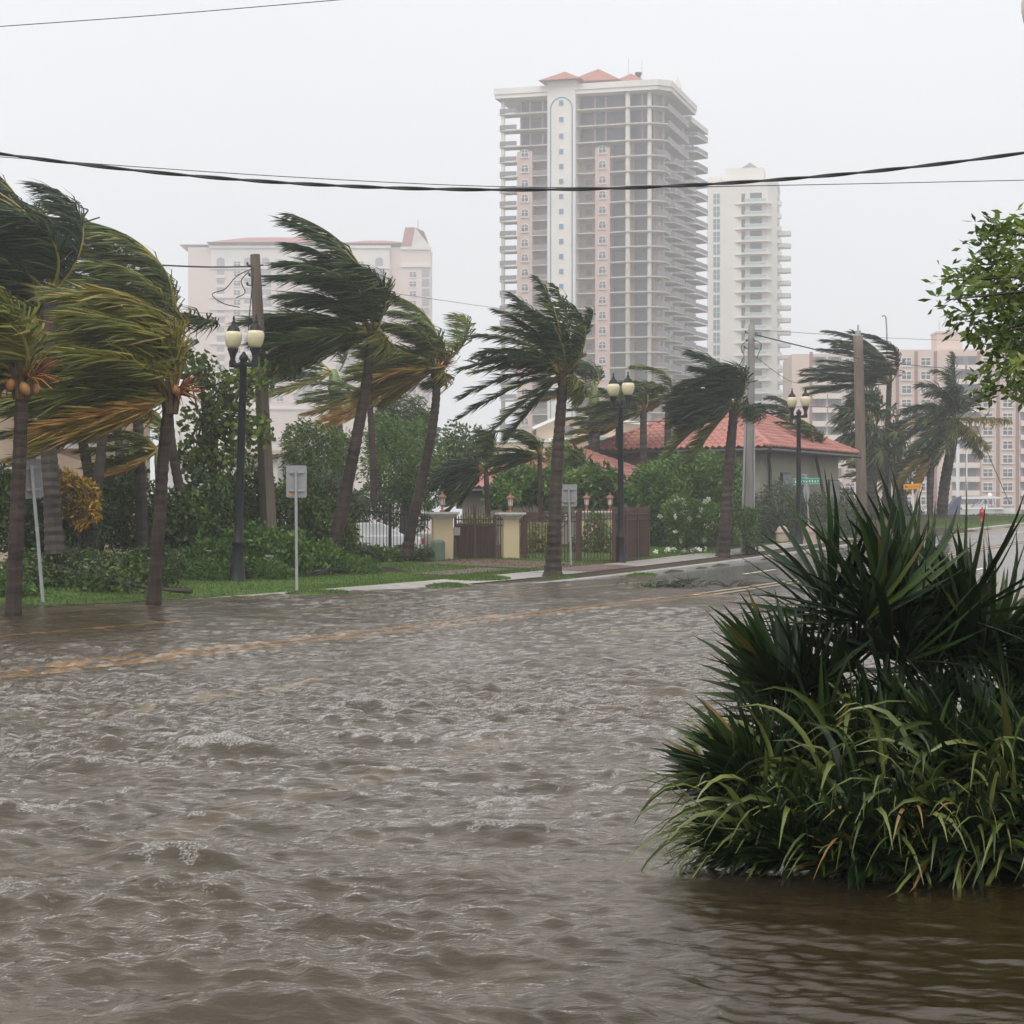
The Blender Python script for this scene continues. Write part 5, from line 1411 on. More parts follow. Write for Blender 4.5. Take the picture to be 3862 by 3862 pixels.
# the broadleaf tree leaning in at the right, close to the photographer
def near_tree():
    rng = np.random.default_rng(12)
    Y = 15.0
    base = V(5.2, 15.2, -0.25)
    root = empty('broadleaf_tree', base)
    tag(root, 'glossy broadleaf tree with outstretched leafy branches, overhanging the planting', 'tree')
    crown_c = at(1985, 560, Y)
    mb = MB()
    trunk = [base, base + V(-.1, 0, 1.2), V(4.7, 15.1, 2.0), crown_c + V(0.3, 0, 0.2)]
    mb.tube([p - base for p in smooth_path(trunk, 14)], [0.13*(1 - .5*i/13) for i in range(14)], 8)
    tips = [(1790, 530), (1783, 566), (1800, 600), (1825, 545), (1850, 450), (1870, 430), (1840, 500), (1855, 620), (1835, 640), (1880, 690), (1850, 720), (1865, 745), (1890, 580), (1905, 480), (1920, 640),
            (1900, 540), (1925, 420), (1870, 560), (1930, 560), (1910, 700), (1925, 740), (1935, 500), (1880, 660), (1905, 610), (1930, 690), (1860, 480), (1820, 510), (1950, 450), (1960, 600), (1975, 520), (1970, 680), (1990, 420), (2020, 560), (2000, 640), (2040, 480), (2050, 660), (1845, 580), (1880, 520), (1895, 440),
            (1885, 625), (1915, 575), (1940, 620), (1900, 660), (1935, 655), (1950, 540), (1918, 515), (1945, 720), (1960, 480), (1940, 590)]
    P_, T_ = [], []
    for (x, y) in tips:
        e = at(x, y, Y + rng.uniform(-0.9, 0.9))
        h = at(2090 + rng.normal(0, 20), 590 + (y-590)*0.6, Y + rng.normal(0, .1))
        m1 = (h + e)/2 + V(0, 0, 0.08)
        mb.tube([h - base, m1 - base, e - base], [0.02, 0.012, 0.004], 4)
        n = rng.integers(44, 62)
        f = 1.03 - np.abs(rng.normal(0, 0.15, n))[:, None]
        pos = (1-f)**2*h + 2*f*(1-f)*m1 + f*f*e + rng.normal(0, 0.05, (n, 3))*(1.5 - f*0.55)
        P_.append(pos); T_.append(np.full(n, rng.normal(0.6, .12)) + rng.normal(0, .13, n))
    mb.build('trunk', M['branch'], root)
    pos = np.vstack(P_) - base
    v, q, tt = leaf_cloud(rng, pos, 0.082, 0.034, np.concatenate(T_), 0.9, 0.35)
    o = link('crown', np_mesh('crown', v, q, M['leaf'], tint=tt), root); o['kind'] = 'stuff'
near_tree()
# ------------------------------------------------------------------ street furniture
M['black_iron'] = mat('black_painted_iron', (0.010, 0.010, 0.013), (0.018, 0.018, 0.021), 3, 0.5, 0.25)
M['globe'] = mat('cream_lamp_globe', (0.72, 0.66, 0.44), (0.64, 0.56, 0.36), 5, 0.18, 0.5, 0.1, 20)
M['wood_pole'] = mat('weathered_pole', (0.20, 0.155, 0.12), (0.13, 0.10, 0.08), 2.0, 0.8, 0.2, 0.4, 14, stretch=(4, 4, 0.35))
M['concrete_pole'] = mat('weathered_concrete', (0.29, 0.27, 0.25), (0.19, 0.175, 0.165), 1.5, 0.7, 0.3, 0.3, 14, stretch=(3, 3, 0.4))
M['galv'] = mat('galvanised_steel', (0.42, 0.42, 0.43), (0.30, 0.30, 0.31), 3, 0.45, 0.5, metal=0.4)
M['sign_back'] = mat('dull_aluminium', (0.33, 0.33, 0.34), (0.26, 0.26, 0.27), 1.5, 0.5, 0.5, metal=0.3)
M['sticker'] = mat('orange_sticker', (0.75, 0.30, 0.02), (0.6, 0.24, 0.02), 4, 0.5, 0.3)
M['sign_green'] = mat('street_sign_green', (0.02, 0.30, 0.20), (0.02, 0.24, 0.17), 3, 0.4, 0.4)
M['sign_white'] = mat('sign_lettering', (0.75, 0.80, 0.76), (0.65, 0.7, 0.66), 3, 0.5, 0.3)
M['sign_orange'] = mat('orange_sign', (0.75, 0.32, 0.02), (0.65, 0.27, 0.02), 3, 0.45, 0.4)
M['cable'] = mat('black_cable', (0.012, 0.012, 0.013), (0.02, 0.02, 0.02), 4, 0.5, 0.4)
M['hydrant_red'] = mat('red_hydrant_paint', (0.42, 0.02, 0.025), (0.30, 0.015, 0.02), 5, 0.4, 0.5)
M['stone'] = mat('pinkish_stone', (0.50, 0.38, 0.32), (0.42, 0.32, 0.28), 3, 0.8, 0.2, 0.2)

def lamp(label, base, ang, tilt=0.0, H=6.45, seed=0):
    root = empty('street_lamp', base)
    root.rotation_euler = (0, tilt, 0)
    tag(root, label, 'street lamp', 'twin globe street lamps')
    zp = H - 1.02
    prof = [(0.24, 0), (0.24, 0.06), (0.19, 0.10), (0.18, 0.42), (0.15, 0.50), (0.13, 0.95), (0.16, 1.0), (0.16, 1.05), (0.115, 1.10), (0.105, 1.5), (0.085, zp), (0.11, zp+0.03), (0.11, zp+0.1), (0.05, zp+0.17), (0.03, zp+0.22)]
    MB().lathe(prof, 14).build('pole', M['black_iron'], root, smooth=True)
    ca, sa = math.cos(ang), math.sin(ang)
    for s in (-1, 1):
        e = V(ca*0.36*s, sa*0.36*s, zp-0.06)
        arm = MB().tube([(0, 0, zp-0.05), e*V(1, 1, 0)*0.5 + V(0, 0, zp-0.10), e + V(0, 0, -0.02)], [0.065, 0.055, 0.07], 8)
        arm.tube([e - V(0, 0, 0.09), e + V(0, 0, 0.06)], 0.085, 8)
        a = arm.build('arm', M['black_iron'], root)
        MB().lathe([(0.075, -0.02), (0.07, 0.08), (0.06, 0.12), (0.085, 0.22), (0.13, 0.33), (0.14, 0.36), (0.125, 0.37)], 14, e).build('globe_holder', M['black_iron'], a, smooth=True)
        g0 = e + V(0, 0, 0.37)
        MB().lathe([(0.12, 0), (0.155, 0.05), (0.19, 0.13), (0.21, 0.23), (0.212, 0.31), (0.20, 0.38), (0.165, 0.41)], 18, g0).build('globe', M['globe'], a, smooth=True)
        MB().lathe([(0.168, 0.405), (0.165, 0.43), (0.15, 0.45), (0.145, 0.48), (0.11, 0.54), (0.06, 0.57), (0.052, 0.60), (0.055, 0.62), (0.04, 0.66), (0.022, 0.68), (0.032, 0.72), (0.02, 0.77), (0.004, 0.80)], 14, g0).build('finial_cap', M['black_iron'], a, smooth=True)
    return root
def on_ground(px, py, Y):
    p = at(px, py, Y); return p
lamp('twin globe street lamp beside the square sign back, in front of the sea grape tree', on_ground(447, 1104, 51.3), math.radians(-35), 0.03)
lamp('twin globe street lamp at the corner of the iron fence', on_ground(1171, 1071, 70.8), math.radians(-50), 0.0)
lamp('twin globe street lamp next to the green street name sign', on_ground(1507, 1031, 87.2), math.radians(-48), 0.0)
lamp('street lamp in the planting with only one globe edge showing, beside the broadleaf tree', V(5.345, 19.9, 0.30), math.radians(5), 0.0)

def pole(name, label, p0, p1, w0, w1, matl, square=True, cap=False):
    root = empty(name, p0); tag(root, label, 'utility pole', 'utility poles')
    d = p1 - p0
    mb = MB()
    n = 12
    for i in range(n): pass
    mb.tube([d*i/n for i in range(n+1)], [w0 + (w1-w0)*i/n for i in range(n+1)], 4 if square else 12)
    mb.build('shaft', M[matl], root, rot=(0, 0, 0), smooth=not square)
    for (f, l_) in ((0.965, 0.22), (0.93, 0.18), (0.9, 0.25)):
        b = d*f
        MB().tube([b - V(l_, 0, 0), b + V(l_, 0, 0)], 0.022, 6).tube([b + V(-l_, 0, 0), b + V(-l_, 0, 0.08)], 0.03, 6).build('bracket', M['dark_metal'], root)
    if cap: MB().lathe([(0.14, -0.1), (0.14, 0.25), (0.05, 0.3), (0.04, 0.55)], 10, d).build('cap', M['galv'], root)
    return root, d
A0, A1 = at(510, 1062, 58), at(481, 480, 58)
pA, dA = pole('utility_pole', 'leaning square timber pole with tangled wires beside the leafy tree', A0, A1, 0.235, 0.135, 'wood_pole')
B0, B1 = at(1411, 1051, 80), at(1418, 613, 80)
pB, dB = pole('utility_pole', 'grey concrete pole with cables in front of the red tiled roof', B0, B1, 0.25, 0.12, 'concrete_pole', False)
C0, C1 = at(1627, 1005, 104), at(1619, 634, 104)
pC, dC = pole('utility_pole', 'tall brown pole with steel cap in front of the fan palm', C0, C1, 0.27, 0.24, 'wood_pole', False, True)
# conduit on the grey pole
MB().tube([dB*0.02 + V(-0.26, -0.12, 0), dB*0.5 + V(-0.19, -0.1, 0), dB*0.85 + V(-0.14, -0.08, 0)], 0.045, 6).build('conduit', M['galv'], pB)
MB().tube([dB*0.02 + V(0.2, -0.16, 0), dB*0.55 + V(0.15, -0.14, 0)], 0.03, 6).build('conduit', M['galv'], pB)

def wire(name, label, pts, r, n=48, cat='cable', nn=5, group=None):
    base = np.asarray(pts[0]); root = MB().tube([p - base for p in smooth_path(pts, n)], r, nn, cap=False).build(name, M['cable'], loc=base, smooth=True)
    tag(root, label, cat, group); return root
GW = 'overhead wires'
# the twisted service cable across the street
def twisted():
    Y = 30.0
    ctr = [at(x, 358 - 68*((x-960)/960)**2, Y) for x in np.linspace(-260, 2200, 260)]
    base = ctr[0].copy(); root = empty('twisted_cable', base); tag(root, 'thick black twisted cable sagging across the whole street', 'cable', GW)
    for s in range(2):
        pts = []
        for i, p in enumerate(ctr):
            th = i*0.30 + s*math.pi + 0.5*math.sin(i*0.07)
            pts.append(p - base + V(0, math.cos(th), math.sin(th))*0.013)
        MB().tube(pts, 0.0165, 6, cap=False).build('strand', M['cable'], root, smooth=True)
twisted()
wire('wire', 'thin wire running just above the twisted cable', [at(-60, 292, 46), at(0, 296, 46), at(500, 331, 46), at(940, 352, 46), at(1330, 352, 46), at(1932, 340, 46), at(2000, 338, 46)], 0.009, group=GW)
wire('wire', 'thin wire high in the sky above the tall dark palm', [at(-40, 53, 26), at(0, 50, 26), at(316, 27, 26), at(660, -2, 26)], 0.0055, 20, group=GW)
wire('wire', 'grey wire from the timber pole over the flooded palms', [at(-20, 466, 57), at(26, 472, 57), at(171, 491, 57.2), at(362, 503, 57.6), at(482, 503, 58)], 0.022, 40, group=GW)
wire('wire', 'faint wire crossing the sky left of the tower', [at(484, 520, 58), at(760, 556, 90), at(830, 566, 100), at(945, 582, 120), at(1100, 598, 140)], 0.012, 30, group=GW)
wire('wire', 'dark cable from the grey pole to the palms', [B1 + V(0, 0, -0.3), at(1439, 635, 82), at(1558, 664, 92), at(1622, 676, 103)], 0.028, 30, group=GW)
wire('wire', 'dark cable beyond the tall brown pole', [at(1622, 676, 104), at(1685, 685, 112), at(1754, 692, 122), at(1845, 699, 140), at(1960, 706, 160)], 0.022, 30, group=GW)
wire('wire', 'thin wire over the condominium roof', [at(1420, 622, 100), at(1682, 638, 120), at(1855, 643, 140), at(1960, 646, 150)], 0.012, 30, group=GW)
wire('wire', 'thin wire in front of the white tower', [B1 + V(0, 0, -1.1), at(1500, 722, 90), at(1560, 708, 100), at(1621, 690, 104)], 0.012, 30, group=GW)
wire('wire', 'low wire passing in front of the tiled roof', [at(1125, 800, 86), at(1280, 793, 84), at(1412, 783, 81), at(1500, 768, 86), at(1620, 770, 104)], 0.016, 30, group=GW)
wire('wire', 'slack guy wire beside the tall brown pole', [C1 + V(0.1, 0, -3.4), at(1650, 850, 105), at(1690, 960, 106), at(1710, 1000, 106)], 0.016, 16, group=GW)
wire('wire', 'pale guy line dropping to the boat lift', [at(1840, 800, 150), at(1870, 870, 160), at(1905, 950, 170)], 0.03, 16, group=GW)
for i, (pts, lb) in enumerate([([at(482, 505, 57.9), at(448, 520, 57.8), at(425, 545, 57.8), at(400, 555, 57.8), at(420, 572, 57.8), at(452, 580, 57.8)], 'loose looping wire hanging from the timber pole'),
                 ([at(470, 512, 57.8), at(455, 530, 57.8), at(462, 552, 57.8), at(445, 562, 57.8)], 'short dangling wire loop on the timber pole'),
                 ([at(478, 520, 57.8), at(470, 600, 57.9), at(468, 660, 58)], 'straight guy wire beside the timber pole'),
                 ([at(1412, 640, 79.7), at(1398, 655, 79.6), at(1404, 672, 79.6), at(1396, 690, 79.6), at(1412, 700, 79.7)], 'looped cable slack on the grey pole'),
                 ([at(1420, 640, 79.7), at(1436, 650, 79.7), at(1428, 675, 79.7)], 'bent cable end on the grey pole'),
                 ([at(515, 865, 60), at(580, 845, 64), at(640, 812, 90)], 'sagging wire behind the timber pole')]):
    wire('wire', lb, pts, 0.014, 24, group=GW)
def mast():
    b = at(1680, 1000, 116); o = MB().tube([V(0, 0, 0), at(1676, 800, 116)-b, at(1673, 620, 116)-b, at(1671.5, 598, 116)-b, at(1668, 595, 116)-b, at(1664, 596.5, 116)-b], [0.09, 0.07, 0.045, 0.04, 0.04, 0.05], 6).build('light_mast', M['galv'], loc=b, smooth=True)
    tag(o, 'thin hooked light mast rising above the storm-bent dark palm', 'mast')
mast()

def plate_sign(label, p0, p1, w, h, yaw, top_over=0.02, lean=0.0, sticker=None, tilt=0.0):
    """post from p0 to p1; the plate back faces the viewer"""
    root = empty('road_sign', p0); tag(root, label, 'road sign', 'road signs seen from behind')
    d = p1 - p0
    MB().tube([V(0, 0, -0.2), d*0.5, d], 0.034, 6).build('post', M['galv'], root)
    c = d + V(0.01, 0.06, -h*0.5 + 0.12)
    poly = []
    r = 0.04
    for (sx, sz, a0) in ((1, 1, 0), (-1, 1, 90), (-1, -1, 180), (1, -1, 270)):
        for k in range(4):
            a = math.radians(a0 + k*30); poly.append((sx*(w/2-r) + r*math.cos(a), sz*(h/2-r) + r*math.sin(a)))
    pl = MB().vprism(poly[::-1], 0, 0.006).build('plate', M['sign_back'], root, loc=c, rot=(0, tilt, yaw))
    for zz in (h*0.28, -h*0.28):
        MB().box(-w*0.36, w*0.36, -0.045, -0.002, zz-0.02, zz+0.02).build('bracket', M['galv'], pl)
    if sticker: MB().box(sticker[0]-0.03, sticker[0]+0.03, -0.006, -0.001, sticker[1]-0.04, sticker[1]+0.04).build('sticker', M['sticker'], pl)
    return root
plate_sign('leaning sign back on a tilted post at the hedge, by the flooded palm', at(83, 1142, 40.2), at(59, 878, 40.2), 0.42, 0.74, 0.75, tilt=-0.09, sticker=(-0.10, -0.2))
plate_sign('upright sign back on a grey post at the edge of the flooded lawn', at(560, 1119, 47.4), at(558, 888, 47.4), 0.46, 0.72, 0.15, sticker=(-0.12, -0.28))
plate_sign('sign back on a bent post behind the palm on the grass mound', at(1078, 1077, 67.5), at(1073, 921, 67.5), 0.52, 0.70, -0.2, tilt=0.01, sticker=(0.17, -0.24))

def stop_sign():
    p0 = at(1529, 1018, 90); root = empty('stop_sign', p0); tag(root, 'octagonal stop sign seen edge on below green street name blades', 'road sign')
    top = at(1519, 896, 90) - p0
    MB().tube([V(0, 0, -0.5), top*0.5, top], 0.035, 6).build('post', M['galv'], root)
    c = at(1522, 929, 90) - p0
    r = 0.42
    oc = [(r*math.cos(math.radians(22.5+45*i)), r*math.sin(math.radians(22.5+45*i))) for i in range(8)]
    MB().vprism(oc[::-1], 0, 0.008).build('plate', M['galv'], root, loc=c + V(0, 0.05, 0), rot=(0, -0.05, math.radians(64)))
    def blade(cx, cy, w, h, yaw, n, tilt):
        b = MB().box(-w/2, w/2, -0.01, 0.01, -h/2, h/2).build('name_blade', M['sign_green'], root, loc=at(cx, cy, 90) - p0, rot=(0, tilt, yaw))
        MB().box(-w/2-.012, w/2+.012, -0.008, 0.008, h/2+.001, h/2+.014).box(-w/2-.012, w/2+.012, -0.008, 0.008, -h/2-.014, -h/2-.001).build('border', M['sign_white'], b)
        rng = random.Random(n)
        for i in range(n):
            x = -w/2 + w*(i+0.7)/(n+0.4)
            MB().box(x-0.022, x+0.022, -0.016, -0.0105, -h*0.25, h*rng.uniform(.1, .28)).build('letter_mark', M['sign_white'], b)
    blade(1518, 901, 0.55, 0.22, 1.0, 4, -0.02)
    blade(1522, 908, 1.15, 0.22, 0.15, 9, -0.03)
stop_sign()

def orange_sign():
    p0 = at(1726, 1000, 104); root = empty('detour_sign', p0); tag(root, 'orange sign with black left arrow on a white post', 'road sign')
    top = at(1721, 909, 104) - p0
    MB().tube([V(0, 0, -0.4), top], 0.045, 6).build('post', M['frame_white'], root)
    c = at(1721, 918, 104) - p0 + V(0, -0.06, 0)
    pl = MB().box(-0.43, 0.43, -0.01, 0.01, -0.13, 0.13).build('plate', M['sign_orange'], root, loc=c, rot=(0, -0.06, 0))
    MB().vprism([(-0.38, 0), (-0.31, 0.06), (-0.31, 0.018), (-0.22, 0.018), (-0.22, -0.018), (-0.31, -0.018), (-0.31, -0.06)][::-1], -0.018, -0.0105).build('arrow', M['black_iron'], pl)
    for i in range(7):
        x = -0.14 + i*0.078
        MB().box(x-0.022, x+0.022, -0.016, -0.0105, -0.05, 0.05 - 0.02*(i % 3)).build('letter_mark', mat_dim, pl)
mat_dim = mat('faded_lettering', (0.55, 0.22, 0.02), (0.48, 0.19, 0.02), 4, 0.5, 0.3)
orange_sign()

def hydrant():
    b = at(1853, 986, 108); root = empty('fire_hydrant', b); tag(root, 'red fire hydrant on the grass slope', 'hydrant')
    MB().lathe([(0.17, 0), (0.17, 0.04), (0.125, 0.06), (0.125, 0.48), (0.15, 0.49), (0.15, 0.53), (0.135, 0.55), (0.125, 0.64), (0.08, 0.70), (0.04, 0.72), (0.04, 0.78), (0.02, 0.8)], 12).build('body', M['hydrant_red'], root, smooth=True)
    for (dx, dy, r) in ((0.2, 0, 0.07), (-0.18, 0, 0.05), (0, -0.2, 0.075)):
        MB().tube([V(0, 0, 0.42), V(dx*0.7, dy*0.7, 0.42), V(dx, dy, 0.42), V(dx*1.15, dy*1.15, 0.42)], [r*0.8, r*0.8, r, r*0.9], 9).build('outlet_cap', M['hydrant_red'], root)
hydrant()

def bollard(px, py, Y, label):
    b = at(px, py, Y); root = empty('stone_bollard', b); tag(root, label, 'bollard', 'stone bollards')
    MB().lathe([(0.26, -0.1), (0.26, 0.62), (0.29, 0.63), (0.29, 0.70), (0.24, 0.72), (0.20, 0.84), (0.10, 0.92), (0.02, 0.94)], 8).build('post', M['stone'], root)
bollard(1476, 1034, 88.5, 'pinkish domed stone bollard by the square hedge')
bollard(1528, 1034, 88.0, 'pinkish domed stone bollard at the stop sign foot')

# ------------------------------------------------------------------ gate, pillars, iron fence
M['pillar'] = mat('yellow_cream_stucco', (0.64, 0.52, 0.33), (0.58, 0.47, 0.31), 1.2, 0.85, 0.2, 0.15)
M['cap_white'] = mat('weathered_white_cap', (0.66, 0.64, 0.60), (0.52, 0.50, 0.47), 3, 0.8, 0.2, 0.2)
M['rust_iron'] = mat('brown_iron', (0.055, 0.028, 0.022), (0.09, 0.045, 0.035), 4, 0.55, 0.4, 0.2)
M['copper'] = mat('rusty_copper', (0.30, 0.11, 0.06), (0.20, 0.08, 0.05), 6, 0.5, 0.4, 0.2)
M['lantern_glass'] = mat('frosted_lantern', (0.62, 0.62, 0.60), (0.5, 0.5, 0.5), 4, 0.2, 0.5)

def pillar(px0, px1, ptop, pbot, Y, label):
    k = Y/FPX; w = (px1-px0)*k; p = at((px0+px1)/2, pbot, Y)
    h = (pbot - ptop)*k
    root = empty('gate_pillar', p, math.radians(8)); tag(root, label, 'pillar', 'gate pillars')
    MB().box(-w/2, w/2, -w/2, w/2, -0.3, h-0.22).build('shaft', M['pillar'], root)
    cp = MB()
    for i, (e, z0, z1) in enumerate(((0.04, -0.22, -0.17), (0.09, -0.17, -0.12), (0.15, -0.12, -0.07), (0.20, -0.07, 0.0))):
        cp.box(-w/2-e, w/2+e, -w/2-e, w/2+e, h+z0 + (0.001 if i else 0), h+z1)
    cp.build('capital', M['cap_white'], root)
    ln = empty('pillar_lantern', p + V(0, 0, h)); tag(ln, label.replace('cream gate pillar', 'copper lantern') + ', on its capital', 'lantern', 'pillar lanterns')
    MB().lathe([(0.09, 0), (0.09, 0.04), (0.04, 0.08), (0.035, 0.16), (0.07, 0.20), (0.085, 0.24)], 10).build('stem', M['copper'], ln, smooth=True)
    MB().lathe([(0.075, 0.24), (0.10, 0.46)], 6).build('glass', M['lantern_glass'], ln)
    fr = MB()
    for i in range(6):
        a = i*math.pi/3; fr.tube([V(.078*math.cos(a), .078*math.sin(a), .24), V(.104*math.cos(a), .104*math.sin(a), .46)], 0.009, 4)
    fr.build('frame', M['copper'], ln)
    MB().lathe([(0.15, 0.46), (0.155, 0.49), (0.12, 0.54), (0.06, 0.58), (0.04, 0.60), (0.05, 0.63), (0.015, 0.67), (0.004, 0.71)], 10).build('hood', M['copper'], ln, smooth=True)
    return root
YG = 71.0
pillar(816, 853, 966, 1071, YG, 'cream gate pillar beside the slender coconut palm')
pillar(948, 978, 967, 1068, YG + 1.0, 'cream gate pillar between the iron gate and the planted fence')
pillar(1096, 1118, 964, 1055, YG + 8, 'cream gate pillar inside the fence, next to the sign back')
pillar(1141, 1161, 964, 1055, YG + 9, 'cream gate pillar inside the fence corner, behind the street lamp')

picket_m = MB().box(-0.011, 0.011, -0.011, 0.011, 0, 1.0)
picket_m.add([(-.02, -.01, 1.0), (.02, -.01, 1.0), (.02, .01, 1.0), (-.02, .01, 1.0), (0, 0, 1.09)], [(0, 1, 4), (1, 2, 4), (2, 3, 4), (3, 0, 4)])
picket_mesh = picket_m.mesh('picket', M['rust_iron'])
picket_blk = picket_mesh.copy(); picket_blk.materials.clear(); picket_blk.materials.append(M['black_iron'])

def fence(label, a, b, h, spacing, rails, posts, iron='rust_iron', mesh=None, name='iron_fence', zc=None):
    a, b = np.asarray(a), np.asarray(b)
    d = b - a; L = math.hypot(d[0], d[1]); ang = math.atan2(d[1], d[0])
    root = empty(name, a, ang); tag(root, label, 'fence', 'iron fence runs')
    sl = d[2]/L
    for z in rails:
        mb = MB(); mb.add([(0, -.02, z), (L, -.02, z+d[2]), (L, .02, z+d[2]), (0, .02, z), (0, -.02, z+.04), (L, -.02, z+d[2]+.04), (L, .02, z+d[2]+.04), (0, .02, z+.04)], [(0,3,2,1),(4,5,6,7),(0,1,5,4),(1,2,6,5),(2,3,7,6),(3,0,4,7)])
        mb.build('rail', M[iron], root)
    n = int(L/spacing)
    for i in range(n):
        x = (i+0.5)*spacing
        link('picket', mesh or picket_mesh, root, (x, 0, sl*x + 0.05), None, (1, 1, h - 0.05))
    for f in posts:
        x = L*f
        p = MB().box(x-.05, x+.05, -.05, .05, sl*x - 0.2, sl*x + h + 0.05).lathe([(0.06, 0), (0.06, 0.03), (0.01, 0.08)], 8, (x, 0, sl*x + h + 0.05))
        p.build('post', M[iron], root)
    return root
fence('dark spear topped railing in front of the white car', at(655, 1046, 70.5), at(816, 1062, YG), 1.75, 0.115, (0.15, 1.5), (0.0, 0.5), 'black_iron', picket_blk)
fence('brown iron fence run from the gate pillar past the palm on the mound', at(978, 1066, YG + 0.8), at(1092, 1067, YG), 1.72, 0.115, (0.12, 1.45, 1.62), (0.12, 0.98))
fence('brown iron fence run in front of the inner pillars', at(1094, 1067, YG), at(1158, 1065, YG - 0.5), 1.80, 0.115, (0.12, 1.5), (0.0, 1.0))
fence('brown iron fence run turning the corner behind the street lamp', at(1158, 1065, YG - 0.5), at(1223, 1057, YG + 4.5), 1.80, 0.125, (0.12, 1.45, 1.65), (0.33, 0.66, 1.0))
fence('dark low railing behind the sea grape tree', at(405, 1010, 60), at(500, 1010, 60.5), 0.9, 0.14, (0.1, 0.8), (0.0, 1.0), 'black_iron', picket_blk)
# brown privacy panel of the closed fence end
o = MB().box(0, 1.3, -0.015, 0.015, 0.15, 1.6).build('screen_panel', M['rust_iron'], loc=at(1184, 1062, YG + 2.2), rot=(0, 0, math.radians(72)))
tag(o, 'brown sheet screen backing the end of the iron fence', 'panel')

def gate():
    a, b = at(856, 1069, YG + 0.3), at(949, 1068, YG + 0.9)
    d = b - a; L = math.hypot(d[0], d[1]); root = empty('driveway_gate', a, math.atan2(d[1], d[0]))
    tag(root, 'brown iron driveway gate with arched spiked top, closed between cream pillars', 'gate')
    zt = lambda x: 1.62 + 0.42*max(0, 1 - abs(x - L*0.42)/(L*0.32))**1.4
    MB().box(0.02, 0.10, -.04, .04, 0, 1.75).box(L*0.42-.03, L*0.42+.03, -.035, .035, 0.03, 2.0).box(L-.32, L-.24, -.04, .04, 0, 1.75).build('frame', M['rust_iron'], root)
    for z in (0.10, 1.36, 1.56): MB().box(0.10, L-.02, -.025, .025, z, z+.05).build('rail', M['rust_iron'], root)
    n = int(L/0.085)
    for i in range(1, n):
        x = i*L/n
        link('picket', picket_mesh, root, (x, 0, 0.08), None, (1.4, 1.4, zt(x) - 0.08))
    MB().box(0.12, L-.33, 0.03, 0.04, 0.12, 1.45).build('backing_sheet', M['rust_iron'], root)
    MB().box(-.06, .18, -.16, -.05, 1.05, 1.32).build('lock_box', M['concrete'], root)
    for i in range(4): MB().box(L*0.5+i*.06, L*0.5+.04+i*.06, -.05, -.041, 0.14, 0.2).build('plate_mark', M['cap_white'], root)
gate()
# number board behind the palm trunk: the digits that show on either side of it
def number_board():
    p = at(1050, 975, 74.5); root = empty('number_board', p); tag(root, 'dark board with white house number digits behind the palm trunk', 'sign')
    MB().box(-1.35, 0.55, 0, 0.03, -0.14, 0.16).build('board', M['rust_iron'], root)
    for t_, px in (('2', 1035.5), ('5', 1067)):
        link('digit', text_mesh(t_, 0.30, M['cap_white']), root, at(px, 976, 74.5) - p + V(0, -0.012, -0.02), (math.radians(90), 0, 0))
    for px in (985, 1051): MB().box((px-1050)*74.5/FPX-.04, (px-1050)*74.5/FPX+.04, 0.03, 0.09, -1.9, 0.16).build('post', M['rust_iron'], root)
number_board()
o = MB().lathe([(0.24, -0.2), (0.24, 0.85), (0.20, 0.92), (0.05, 0.95)], 10).build('green_utility_box', mat('green_pedestal', (0.16, 0.22, 0.17), (0.12, 0.17, 0.13), 3, 0.6, 0.3), loc=at(826, 1072, 70.3))
tag(o, 'pale green utility pedestal at the foot of a gate pillar', 'utility box')
o = MB().box(-0.09, 0.09, -0.06, 0.06, -0.1, 0.5).box(-0.11, 0.11, -0.08, 0.08, 0.5, 0.55).build('meter_box', M['galv'], loc=at(504, 1088, 53.5), rot=(0, 0.1, 0))
tag(o, 'small pale grey meter box in the ferny clump', 'utility box')
o = MB().tube([V(-1.2, 0, 0), V(-0.5, .1, 0.1), V(0.4, 0, 0.05), V(1.2, .1, -0.05)], [0.16, 0.2, 0.18, 0.1], 7).build('fallen_log', M['palm_bark'], loc=at(690, 1080, 59.5))
tag(o, 'brown fallen palm log on the lawn', 'log')

